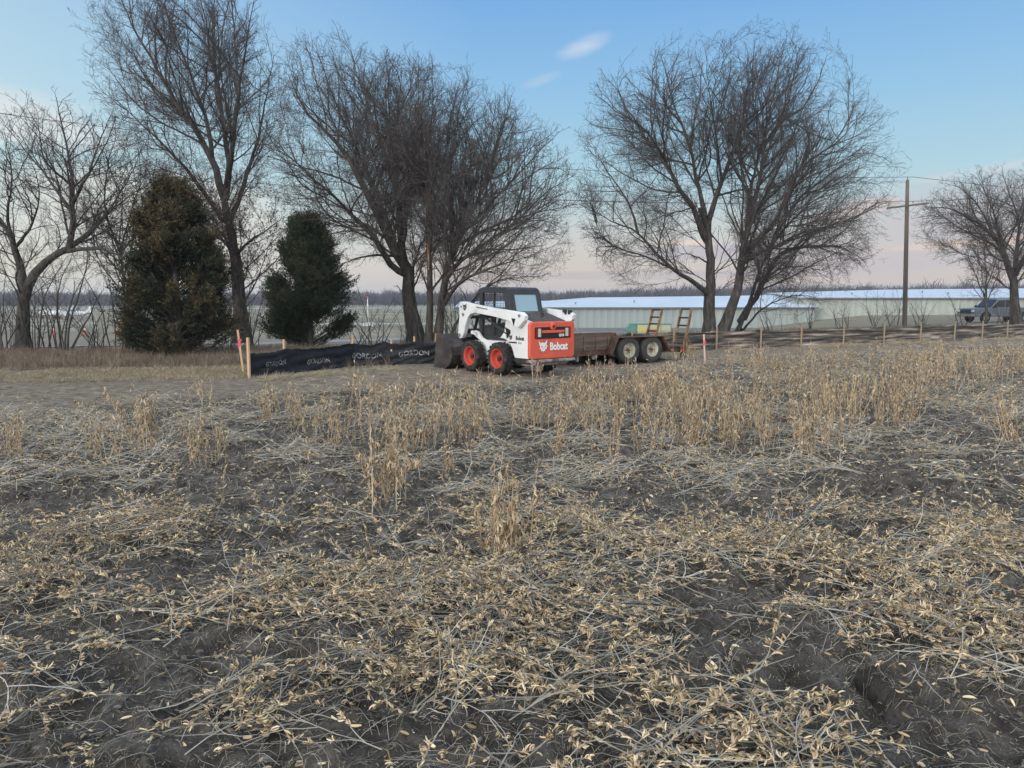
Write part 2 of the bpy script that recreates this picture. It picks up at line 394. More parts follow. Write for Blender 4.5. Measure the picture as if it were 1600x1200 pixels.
conc = mat('concrete', [(.3, (.36, .35, .32)), (.7, (.46, .45, .41))], scale=.3)
rp = [onground(*q) for q in ((-60, 546), (0, 545), (180, 541), (380, 537), (580, 532), (760, 525), (920, 519), (1120, 516))]
rp = [rp[0] + (rp[0] - rp[1]) * 8] + rp
strip('road', rp, 5.0, asph, .04)
strip('taxiway', [(-45, 126), (-20, 128), (30, 134)], 7, conc, .05)
strip('runway', [(-500, 300), (-100, 330), (150, 350)], 26, conc, .06)

# ------------------------------------------------------------------ the soybean field
M_pod = mat('dry_pod', [(0, (.07, .052, .035)), (.3, (.26, .19, .11)), (.6, (.53, .40, .24)), (1, (.82, .68, .46))], attr='rnd', rough=.75)
M_stalk = mat('bleached_stalk', [(0, (.09, .08, .066)), (.5, (.27, .25, .21)), (1, (.54, .515, .455))], attr='rnd', rough=.8)
M_stem = mat('tan_stem', [(0, (.20, .155, .10)), (.5, (.37, .29, .20)), (1, (.52, .43, .31))], attr='rnd', rough=.8)
M_podup = mat('standing_pod', [(0, (.14, .095, .056)), (.4, (.30, .215, .128)), (.7, (.44, .33, .21)), (1, (.62, .50, .345))], attr='rnd', rough=.75)

def pods(base, direc, length, rg, sides=4, K=5, fat=.13):
    n = len(base); direc = nrm(direc); t = np.linspace(0, 1, K)
    perp = nrm(np.cross(direc, rg.normal(size=(n, 3)))); bend = rg.uniform(-.9, .9, n)
    P = base[:, None] + direc[:, None] * (length[:, None] * t)[..., None] + perp[:, None] * (length[:, None] * bend[:, None] * (t - t ** 2) * 1.2)[..., None]
    prof = np.array([.55, .95, 1.0, .92, .30]) if K == 5 else np.array([.3, 1, .7, .08]) if K == 4 else np.array([.5, 1, .1])
    Rr = length[:, None] * fat * prof[None] * rg.uniform(.8, 1.2, (n, 1))
    V, Q = tubes(P, Rr, sides); return V, Q, np.repeat(rg.uniform(0, 1, n), K * sides)
def curve_pts(b, d, L, K, wig, up, rg):
    n = len(b); P = np.zeros((n, K, 3)); P[:, 0] = b; d = nrm(d)
    for k in range(1, K):
        d = nrm(d + rg.normal(size=(n, 3)) * wig + np.array([0, 0, up])); P[:, k] = P[:, k - 1] + d * (L / (K - 1))[:, None]
    return P
def lying_tmpl(seed, lod=0):
    """one flattened soybean plant: bent stem, side branches, clustered pods"""
    rg = np.random.default_rng(seed); G = Geo(); nb = rg.integers(3, 6)
    L = rg.uniform(.45, .7)
    main = curve_pts(np.array([[-L / 2, 0, .02]]), np.array([[1, 0, .12]]), np.array([L]), 7, .13, -.02, rg)
    main[..., 2] = np.maximum(main[..., 2], .012)
    ts = rg.uniform(.1, .8, nb); bp = np.array([[np.interp(t * 6, range(7), main[0, :, i]) for i in range(3)] for t in ts])
    bd = np.stack([rg.uniform(.4, 1, nb), rg.uniform(-.8, .8, nb), rg.uniform(-.05, .45, nb)], -1)
    br = curve_pts(bp, bd, rg.uniform(.15, .38, nb), 7, .16, -.06, rg); br[..., 2] = np.maximum(br[..., 2], .012)
    allp = np.concatenate([main, br])
    rad = np.linspace(.0027, .0013, 7)[None] * np.ones((len(allp), 1)) * (1.3 if lod else 1)
    V, Q = tubes(allp, rad, 3); G.add(V, Q, rnd=rg.uniform(.3, .9), m=1)
    npd = rg.integers(64, 104) if lod == 0 else (30 if lod == 1 else 13)
    nn_ = max(3, npd // 5); w0 = rg.integers(0, len(allp), nn_); t0 = rg.uniform(.3, 1, nn_) * 6; pick = rg.integers(0, nn_, npd); w = w0[pick]; tt = np.clip(t0[pick] + rg.normal(0, .12, npd), 0, 6); k = np.minimum(tt.astype(int), 5); f = (tt - k)[:, None]; fan = nrm(rg.normal(size=(nn_, 3)) * [1, 1, .5])[pick]
    b = allp[w, k] * (1 - f) + allp[w, k + 1] * f; tg = nrm(allp[w, k + 1] - allp[w, k])
    d = tg * rg.uniform(.4, 1.2, (npd, 1)) + fan * .75 + rg.normal(size=(npd, 3)) * np.array([.34, .34, .22]) + [0, 0, .05]
    sc = {0: .74, 1: .88, 2: 1.1}[lod]
    V, Q, A = pods(b, d, rg.uniform(.026, .047, npd) * sc, rg, 4 if lod == 0 else 3, 5 if lod == 0 else 3, .108 if lod == 0 else .13)
    V[:, 2] = np.maximum(V[:, 2], .003); G.add(V, Q, rnd=A, m=0)
    return G.arrays()
def standing_tmpl(seed, lod=0):
    rg = np.random.default_rng(seed); n = rg.integers(1, 4)
    H = rg.uniform(.38, .58, n)
    b = np.stack([rg.normal(0, .05, n), rg.normal(0, .05, n), np.full(n, -.02)], -1)
    d = np.stack([rg.normal(0, .10, n), rg.normal(0, .10, n), np.ones(n)], -1)
    st = curve_pts(b, d, H, 9, .045, 0, rg)
    ns = n; w = rg.integers(0, n, ns); k = rg.integers(2, 6, ns); side = curve_pts(st[w, k], np.stack([rg.normal(0, .5, ns), rg.normal(0, .5, ns), np.full(ns, .9)], -1), rg.uniform(.08, .17, ns), 9, .08, .03, rg)
    allp = np.concatenate([st, side]); GS = Geo(); GP = Geo()
    V, Q = tubes(allp, np.linspace(.0042, .0015, 9)[None] * (1.0 if lod == 0 else 1.3) * np.ones((len(allp), 1)), 3); GS.add(V, Q, rnd=rg.uniform(.3, .9))
    npd = int((34 if lod == 0 else 16) * n / 2 + 6); w = rg.integers(0, len(allp), npd); tt = (1 - rg.uniform(0, 1, npd) ** 1.3 * .78) * 8; k = np.minimum(tt.astype(int), 7); f = (tt - k)[:, None]
    b = allp[w, k] * (1 - f) + allp[w, k + 1] * f
    d = np.stack([rg.normal(0, .30, npd), rg.normal(0, .30, npd), np.where(rg.uniform(size=npd) < .78, -1, .8) * rg.uniform(.5, 1, npd)], -1)
    V, Q, A = pods(b, d, rg.uniform(.030, .050, npd) * (1 if lod == 0 else 1.2), rg, 4 if lod == 0 else 3, 5 if lod == 0 else 3, .115 if lod == 0 else .14); GP.add(V, Q, rnd=A)
    return GS, GP

SWATHS = [((onground(X, Yp)), w * s_, am) for am, s_, lst in ((.10, .55, ((90, 1000, 230), (200, 1130, 260), (620, 960, 260), (450, 905, 150), (760, 1000, 200), (1010, 920, 180), (1080, 985, 130), (1330, 970, 130), (1400, 1050, 190),
    (1560, 1040, 80), (1180, 860, 220), (860, 760, 180), (330, 860, 160), (130, 850, 150), (1450, 740, 200), (1500, 870, 160), (560, 1060, 150), (380, 1100, 130), (900, 1040, 150), (1060, 1150, 120), (1150, 730, 160), (640, 740, 120))),
    (-.14, .8, ((250, 925, 170), (300, 1050, 110), (720, 1130, 200), (1200, 985, 110), (1150, 1075, 120), (1450, 1135, 200), (620, 805, 120), (1350, 850, 150), (60, 890, 100), (500, 800, 180), (400, 750, 200), (1520, 790, 150), (980, 800, 130), (1290, 780, 120)))) for X, Yp, w in lst]
def mat_density(x, y):
    """windrow-like streaks of flattened plants"""
    xr = x * .92 - y * .12; yr = y + x * .10
    a = fbm(xr * 1.05 + 3.3, yr * 2.5 + 1.7, 53, 4) + .40 * (fbm(x * 4, y * 5.2, 57, 2) - .5)
    a = .5 + (a - .5) * np.where(y < 9, .9, 1) - .018 + .26 * (fbm(x * 2.3 + y * .5, y * 6.0, 83, 3) - .5) + .01
    for p, w, am in SWATHS:
        r = w / FPX * p.y; a = a + am * np.exp(-((x - p.x + .15 * (y - p.y)) / r) ** 2 - ((y - p.y) / (r * .62)) ** 2)
    return a
def scatter(n, dmin, dmax, seed, half=.74, power=1.0):
    rg = np.random.default_rng(seed); u = rg.uniform(size=n)
    d = np.sqrt(dmin ** 2 + u * (dmax ** 2 - dmin ** 2)); x = rg.uniform(-1, 1, n) * (d * half + .4); return x, d
def residue():
    G = Geo()
    for lod, (d0, d1, dens, nt_) in enumerate(((2.1, 6.2, 150, 24), (6.2, 11.5, 110, 14), (11.5, 30, 60, 10))):
        area = .74 * (d1 ** 2 - d0 ** 2); n = int(area * dens)
        x, y = scatter(n, d0, d1, 100 + lod); a = mat_density(x, y)
        yb = np.interp(x, XB, YB); keep = (rng.uniform(size=n) < np.clip((a - (.562 if lod < 2 else .525)) * 18, .015, 1) * (1 - .85 * trackmask(x, y))) & (y < yb + rng.normal(0, .5, n) - .2)
        x, y = x[keep], y[keep]; z = gh(x, y); q = rng.integers(0, nt_, len(x))
        hump = np.clip(mat_density(x, y) - .5, 0, .25) * .32 * rng.uniform(0, 1, len(x))
        rz = rng.normal(.1, .75, len(x)) + np.where(rng.uniform(size=len(x)) < .5, 0, np.pi)
        for k in range(nt_):
            m = q == k
            instance(G, lying_tmpl(k * 7 + lod * 1000, lod), np.stack([x[m], y[m], z[m] + hump[m] - .006], -1), rz[m], rng.uniform(.75, 1.2, m.sum()), rng.normal(0, .12, (m.sum(), 2)))
    o = G.obj('crop_residue', [M_pod, M_stalk]); tag(o, 'flattened tan soybean plants and pods lying in mats over the dark soil', 'crop residue', kind='stuff')
    # loose stalks
    G = Geo()
    for d0, d1, n, K, rr in ((2.1, 6, 18000, 7, .0011), (6, 12, 18000, 5, .0016), (12, 30, 8000, 4, .0024)):
        x, y = scatter(n, d0, d1, int(d0 * 10) + 5); yb = np.interp(x, XB, YB)
        keep = (rng.uniform(size=n) < np.clip((mat_density(x, y) - .44) * 7, .16, 1) * (1 - .8 * trackmask(x, y))) & (y < yb + rng.normal(0, .6, n)); x, y = x[keep], y[keep]; n = len(x)
        th = rng.normal(.05, .8, n) + np.pi * (rng.uniform(size=n) < .5); L = rng.gamma(2.2, .07, n).clip(.04, .5)
        d = np.stack([np.cos(th), np.sin(th), np.zeros(n)], -1); kap = rng.normal(0, 2.4, n); P = np.zeros((n, K, 3)); P[:, 0, 0] = x; P[:, 0, 1] = y
        for k in range(1, K):
            th = th + kap * L / (K - 1) * 2.2 + rng.normal(0, .10, n); P[:, k, 0] = P[:, k - 1, 0] + np.cos(th) * L / (K - 1); P[:, k, 1] = P[:, k - 1, 1] + np.sin(th) * L / (K - 1)
        t = np.linspace(0, 1, K); P[..., 2] = gh(P[..., 0], P[..., 1]) + .004 + rng.uniform(0, .012, (n, 1)) + (rng.uniform(0, 1, (n, 1)) ** 3) * .09 * (t * (1.4 - t)) 
        rad = rr * rng.uniform(.6, 1.5, (n, 1)) * np.linspace(1.1, .6, K)[None]; V, Q = tubes(P, rad, 3)
        G.add(V, Q, rnd=np.repeat(rng.uniform(.1, 1, n), K * 3))
    o = G.obj('stalk_litter', [M_stalk]); tag(o, 'thin pale grey stalks strewn over the field soil', 'stalk litter', kind='stuff')
    G = Geo()
    for d0, d1, n, ln in ((2.1, 5, 60000, .020), (5, 10, 60000, .034), (10, 20, 26000, .06)):
        x, y = scatter(n, d0, d1, int(d0 * 10) + 9); yb = np.interp(x, XB, YB); keep = y < yb + rng.normal(0, .5, n); x, y = x[keep], y[keep]; n = len(x)
        th = rng.uniform(0, 6.28, n); L = rng.gamma(2, ln / 2, n).clip(.005, .12); dx, dy = np.cos(th) * L, np.sin(th) * L
        P = np.zeros((n, 3, 3)); P[:, :, 0] = x[:, None] + dx[:, None] * [0, .5, 1]; P[:, :, 1] = y[:, None] + dy[:, None] * [0, .5, 1]; P[..., 2] = gh(P[..., 0], P[..., 1]) + .003; P[:, 1, 2] += rng.uniform(0, .3, n) * L; P[:, 2, 2] += (rng.uniform(0, 1, n) ** 2) * .5 * L
        V, Q = tubes(P, rng.uniform(.4, 1.6, (n, 1)) * np.array([[1, 1, .6]]) * (.0012 if d0 < 5 else .0022 if d0 < 10 else .004), 3); G.add(V, Q, rnd=np.repeat(rng.uniform(0, 1, n) ** 1.4, 9))
    o = G.obj('chaff', [mat('chaff_bits', [(0, (.05, .045, .038)), (.5, (.17, .15, .118)), (1, (.46, .41, .31))], attr='rnd')]); tag(o, 'short broken chaff and stem bits covering the bare soil', 'chaff', kind='stuff')
    # loose pods and shelled beans
    G = Geo(); x, y = scatter(7000, 2.1, 9, 77); n = len(x); z = gh(x, y) + .004
    th = rng.uniform(0, 6.28, n); V, Q, A = pods(np.stack([x, y, z], -1), np.stack([np.cos(th), np.sin(th), rng.uniform(-.05, .3, n)], -1), np.where(rng.uniform(size=n) < .35, rng.uniform(.006, .010, n), rng.uniform(.025, .05, n)), rng, 4, 5, .17)
    G.add(V, Q, rnd=A); o = G.obj('fallen_pods', [M_pod]); tag(o, 'single pods and shelled beans scattered on bare soil', 'fallen pods', kind='stuff')
    # clods
    G = Geo(); n = 15000; x, y = scatter(n, 2.1, 12, 88); keep = rng.uniform(size=n) < np.clip((.62 - mat_density(x, y)) * 5, 0, 1); x, y = x[keep], y[keep]
    bm = bmesh.new(); bmesh.ops.create_icosphere(bm, subdivisions=2, radius=1); ico = np.array([v.co[:] for v in bm.verts]); it = np.array([[v.index for v in f.verts] for f in bm.faces]); bm.free()
    q = rng.integers(0, 8, len(x))
    for k in range(8):
        V = ico * (1 + .95 * (fbm(ico[:, 0] * 1.7 + k * 9 + 5, ico[:, 1] * 1.7 + ico[:, 2] * 1.3 + 5, k, 3) - .5)[:, None] * 1.4) * [1.2, .85, .6]
        T = Geo(); T.add(V, T=it, rnd=.5); m = q == k; s_ = rng.gamma(1.3, .0065, m.sum()).clip(.003, .017)
        instance(G, T.arrays(), np.stack([x[m], y[m], gh(x[m], y[m]) + s_ * .15], -1), rng.uniform(0, 6.28, m.sum()), s_, rng.normal(0, .2, (m.sum(), 2)))
    o = G.obj('soil_clods', mat('clod_soil', [(.3, (.055, .048, .042)), (.7, (.19, .168, .146))], scale=14, bump=.5, bscale=90, bdist=.005)); tag(o, 'dark crumbly soil clods lying between the residue', 'clods', kind='stuff')
residue()

PATCH = [  # photo outline of each standing patch (base line x0,x1,y0,y1), plants, label, group
    ((600, 636, 752, 812), 13, 'tall tan soybean plant in the dense upright clump just left of the foreground centre', 'upright clump left of centre'),
    ((748, 808, 852, 892), 6, 'tan soybean plant in the nearest upright clump standing at the foreground centre', 'nearest upright clump'),
    ((590, 598, 905, 925), 1, 'single short soybean plant, the nearest one still upright, left of the foreground clump', None),
    ((352, 360, 775, 790), 1, 'lone leaning soybean plant in the bare soil of the left foreground', None),
    ((482, 488, 738, 746), 1, 'lone slim soybean plant standing in front of the left patches', None),
    ((145, 215, 705, 738), 7, 'soybean plant in the first small patch from the left, by bare soil', 'first small left patch'),
    ((215, 250, 690, 712), 9, 'soybean plant in the tall bushy bunch between the two left patches', 'bunch between left patches'),
    ((295, 350, 690, 735), 13, 'soybean plant in the second left patch with hanging golden pods', 'second left patch'),
    ((12, 52, 700, 724), 8, 'soybean plant in the isolated bunch at the far left of the field', 'far left bunch'),
    ((410, 480, 640, 670), 12, 'soybean plant at the thin left end of the middle strip', 'left end of middle strip'),
    ((455, 640, 660, 712), 34, 'soybean plant in the middle strip left of the loader', 'middle strip'),
    ((590, 760, 640, 730), 40, 'soybean plant in the thicker right part of the middle strip', 'right part of middle strip'),
    ((690, 704, 745, 755), 2, 'soybean plant standing in front of the middle strip', 'pair before the middle strip'),
    ((858, 885, 705, 722), 3, 'soybean plant in the trio in front of the patch behind the centre', 'trio before centre patch'),
    ((930, 965, 715, 742), 3, 'twiggy soybean plant of the small bunch right of centre', 'small bunch right of centre'),
    ((1250, 1300, 705, 735), 5, 'leaning soybean plant at the front edge of the big right patch', 'front edge of big patch'),
    ((1565, 1600, 670, 700), 6, 'leaning soybean plant at the right edge of the picture', 'right edge bunch'),
    ((985, 1130, 650, 712), 44, 'soybean plant in the front left corner of the big right patch', 'big patch front left'),
    ((1130, 1300, 640, 712), 46, 'soybean plant in the front middle of the big right patch', 'big patch front middle'),
    ((800, 970, 640, 685), 46, 'soybean plant in the patch behind the field centre', 'centre patch'),
    ((1290, 1435, 615, 680), 58, 'soybean plant in the right corner of the big right patch', 'big patch right corner'),
    ((950, 1180, 595, 650), 78, 'soybean plant in the back left of the big right patch', 'big patch back left'),
    ((1180, 1445, 575, 635), 105, 'soybean plant in the back right of the big right patch', 'big patch back right'),
    ((1440, 1640, 560, 620), 90, 'soybean plant in the dry stand at the right edge of the field', 'right edge stand'),
    ((830, 1060, 596, 640), 60, 'soybean plant in the thin stand in front of the trailer', 'thin stand before trailer'),
    ((500, 780, 612, 645), 34, 'soybean plant in the thin stand in front of the loader', 'thin stand before loader'),
    ((300, 330, 628, 640), 4, 'short soybean plant in the lone bunch near the haul track', 'lone bunch by the track'),
    ((1050, 1600, 560, 592), 100, 'soybean plant along the far edge of the field', 'far edge of field'),
]
def standing():
    pts = []
    for pi, (bx, n, lab, grp) in enumerate(PATCH):
        k = 0; tries = 0
        while k < n and tries < n * 60:
            tries += 1
            X = rng.uniform(bx[0], bx[1]); Yp = rng.uniform(bx[2], bx[3]); p = onground(X, Yp)
            if n > 20 and vnoise(p.x * 1.7, p.y * 1.0, 91) < .40: continue
            if math.hypot(p.x + .1, p.y - 18.2) < 2.6 or p.y > np.interp(p.x, XB, YB) + 2.2: continue
            pts.append((p.x, p.y, pi)); k += 1
    pts.sort(key=lambda p: p[1])
    T0 = []
    for k in range(14):
        GS, GP = standing_tmpl(500 + k, 0); T0.append((GS.mesh('stem', M_stem), GP.mesh('pods', M_podup)))
    first = pts[:300]; rest = pts[300:]
    for (x, y, pi) in first:
        lab, grp = PATCH[pi][2:4]; ms, mp = T0[rng.integers(0, 14)]
        r = empty('soybean_plant', (x, y, float(gh(x, y))), rng.uniform(0, 6.28)); s = rng.uniform(.82, 1.15) * (1.32 if 'tall tan' in lab or 'tall bushy' in lab else 1.3 if 'nearest upright' in lab else 1.12 if 'right' in lab else .92); r.scale = (s, s, s)
        tag(r, lab, 'soybean plant', grp)
        tl = .25 if 'leaning' in lab else .09; r.rotation_euler = (rng.normal(0, tl), rng.normal(0, tl), r.rotation_euler[2])
        for nm, me in (('stem', ms), ('pods', mp)):
            c = bpy.data.objects.new(nm, me); C.objects.link(c); c.parent = r
            if nm == 'pods': c['kind'] = 'stuff'
    G = Geo(); x = np.array([p[0] for p in rest]); y = np.array([p[1] for p in rest]); q = rng.integers(0, 10, len(x))
    for k in range(10):
        GS, GP = standing_tmpl(800 + k, 1); T = Geo()
        for gg, mi in ((GS, 1), (GP, 0)):
            V, A, Q, _, _, _ = gg.arrays(); T.add(V, Q, rnd=A, m=mi)
        m = q == k; instance(G, T.arrays(), np.stack([x[m], y[m], gh(x[m], y[m])], -1), rng.uniform(0, 6.28, m.sum()), rng.uniform(.85, 1.25, m.sum()), rng.normal(0, .12, (m.sum(), 2)))
    o = G.obj('standing_soybeans', [M_podup, M_stem]); tag(o, 'far rows of unharvested tan soybean plants along the back of the field', 'standing soybeans', kind='stuff')
standing()

# ------------------------------------------------------------------ grass and weeds
def tuft(seed, nb, h, lean, w):
    rg = np.random.default_rng(seed); b = np.stack([rg.normal(0, .06, nb), rg.normal(0, .06, nb), np.zeros(nb)], -1)
    d = np.stack([rg.normal(0, lean, nb), rg.normal(0, lean, nb), np.ones(nb)], -1)
    P = curve_pts(b, d, rg.uniform(.5, 1, nb) * h, 4, .14, -.05, rg); G = Geo()
    V, Q = tubes(P, np.array([1, .8, .6, .25])[None] * w * np.ones((nb, 1)), 3); G.add(V, Q, rnd=np.repeat(rg.uniform(0, 1, nb), 12)); return G.arrays()
def grass(name, label, cat, xs, ys, h, nb, lean, w, m, sc=(.6, 1.2)):
    G = Geo(); q = rng.integers(0, 6, len(xs))
    for k in range(6):
        mm = q == k; instance(G, tuft(k * 31 + int(h * 100), nb, h, lean, w), np.stack([xs[mm], ys[mm], gh(xs[mm], ys[mm])], -1), rng.uniform(0, 6.28, mm.sum()), rng.uniform(sc[0], sc[1], mm.sum()))
    o = G.obj(name, m); tag(o, label, cat, kind='stuff'); return o
M_grass = mat('dead_grass', [(0, (.15, .12, .08)), (.5, (.30, .25, .17)), (1, (.46, .40, .29))], attr='rnd')
M_weed = mat('brown_weed', [(0, (.09, .07, .055)), (.5, (.20, .155, .12)), (1, (.34, .27, .20))], attr='rnd')
def band(n, x0, x1, a, b, seed):
    rg = np.random.default_rng(seed); x = rg.uniform(x0, x1, n); y = np.interp(x, XF, YF) + rg.uniform(a, b, n); return x, y
x, y = band(4600, -15, -5.2, -.2, 4.0, 1); k = vnoise(x * 1.2, y * 1.2, 5) > .25
grass('dead_grass', 'short matted tan dead grass on the verge beside the haul track', 'dead grass', x[k], y[k], .10, 14, .8, .004, M_grass)
x, y = band(3000, -21, -6, 3.0, 9.5, 2)
x2, y2 = band(3600, -6, 26, 1.2, 11, 3)
grass('dry_weeds', 'knee high brown dry weeds under the trees behind the fences', 'dry weeds', np.concatenate([x, x2]), np.concatenate([y, y2]), .36, 16, .38, .0045, M_weed, (.45, 1.15))
x, y = band(2400, -5.5, 24, -.75, -.05, 4); k = vnoise(x * 1.4, y * 2, 8) > .5
x3, y3 = scatter(2200, 12, 30, 6); yb = np.interp(x3, XB, YB); k3 = (y3 > yb - 1) & (y3 < yb + 4.5) & (vnoise(x3 * .8, y3 * 1.6, 12) > .62) & (np.hypot(x3 - 0, y3 - 18.2) > 1.2)
grass('straw_litter', 'pale straw lying along the foot of the fences and on the haul track', 'straw', np.concatenate([x[k], x3[k3]]), np.concatenate([y[k], y3[k3]]), .22, 10, 2.5, .004, mat('straw', [(0, (.25, .21, .14)), (1, (.56, .49, .34))], attr='rnd'), (.5, 1.1))

# ------------------------------------------------------------------ trees
M_bark = mat('bark', [(.3, (.030, .027, .025)), (.5, (.070, .062, .056)), (.7, (.14, .125, .11))], scale=9, stretch=(1, 1, .25), bump=1, bscale=14, bdist=.05)
M_twig = mat('twig_bark', [(0, (.045, .042, .042)), (.5, (.078, .070, .068)), (1, (.12, .106, .10))], attr='rnd')
M_twigr = mat('reddish_twig', [(0, (.046, .041, .041)), (.5, (.082, .072, .070)), (1, (.126, .110, .104))], attr='rnd')
M_peel = mat('peeling_bark', [(.3, (.10, .075, .055)), (.5, (.36, .21, .12)), (.65, (.55, .34, .20))], scale=6, stretch=(1, 1, .3), bump=.8, bscale=14)
def resample(P, K):
    P = np.array(P, float); 
    # Catmull-Rom through the traced joints
    Q = [P[0]]
    ext = np.vstack([2 * P[0] - P[1], P, 2 * P[-1] - P[-2]])
    for i in range(len(P) - 1):
        p0, p1, p2, p3 = ext[i:i + 4]
        for t in np.linspace(0, 1, 9)[1:]:
            Q.append(.5 * ((2 * p1) + (-p0 + p2) * t + (2 * p0 - 5 * p1 + 4 * p2 - p3) * t ** 2 + (-p0 + 3 * p1 - 3 * p2 + p3) * t ** 3))
    Q = np.array(Q); s = np.concatenate([[0], np.cumsum(np.linalg.norm(np.diff(Q, axis=0), axis=1))]); q = np.linspace(0, s[-1], K)
    return np.stack([np.interp(q, s, Q[:, i]) for i in range(3)], -1), s[-1]
def sample(P, Rd, w, t):
    K = P.shape[1]; tt = np.clip(t, 0, .999) * (K - 1); k = tt.astype(int); f = (tt - k)[:, None]
    return P[w, k] * (1 - f) + P[w, k + 1] * f, nrm(P[w, k + 1] - P[w, k]), Rd[w, k] * (1 - f[:, 0]) + Rd[w, k + 1] * f[:, 0]
def spawn(P, Rd, per_m, t0, ang, Lf, Lmin, Lmax, K, wig, up, out, cen, env, rg, rmin, rf=.55, droop=0, nmin=2, decay=.42):
    """children along every parent branch, long low ones and short ones near the tip, kept inside the crown ellipsoids"""
    L = np.linalg.norm(np.diff(P, axis=1), axis=2).sum(1)
    cnt = np.maximum(nmin, np.round(L * per_m * (1 - t0)).astype(int)); w = np.repeat(np.arange(len(P)), cnt); n = len(w)
    start = np.concatenate([[0], np.cumsum(cnt)[:-1]]); idx = np.arange(n) - np.repeat(start, cnt)
    t = t0 + (1 - t0) * (idx + rg.uniform(.1, .95, n)) / np.repeat(cnt, cnt)
    b, tg, r = sample(P, Rd, w, t)
    a = rg.uniform(ang[0], ang[1], n); pr = nrm(np.cross(tg, rg.normal(size=(n, 3))))
    o = nrm(b - cen) ; pr = nrm(pr + out * (o - (o * tg).sum(1, keepdims=True) * tg))
    d = nrm(np.cos(a)[:, None] * tg + np.sin(a)[:, None] * pr)
    ln = np.clip(L[w] * Lf * (1 - decay * t) * rg.uniform(.6, 1.3, n), Lmin, Lmax)
    e = (b + d * ln[:, None])
    ins = np.zeros(n)
    for c_, r_ in env:
        rad = np.linalg.norm((e - c_) / r_, axis=1); ins = np.maximum(ins, 1 - np.clip((rad - .93) / .35, 0, 1))
    ln = ln * (.25 + .75 * ins)
    Pc = curve_pts(b, d, ln, K, wig, up, rg)
    if droop: Pc[..., 2] -= droop * ln[:, None] * np.linspace(0, 1, K)[None] ** 2
    r0 = np.minimum(r * .8, np.maximum(rmin, ln * .0085 * rf / .55)); Rc = r0[:, None] * np.linspace(1, .35, K)[None]
    return Pc, np.maximum(Rc, rmin * .5)
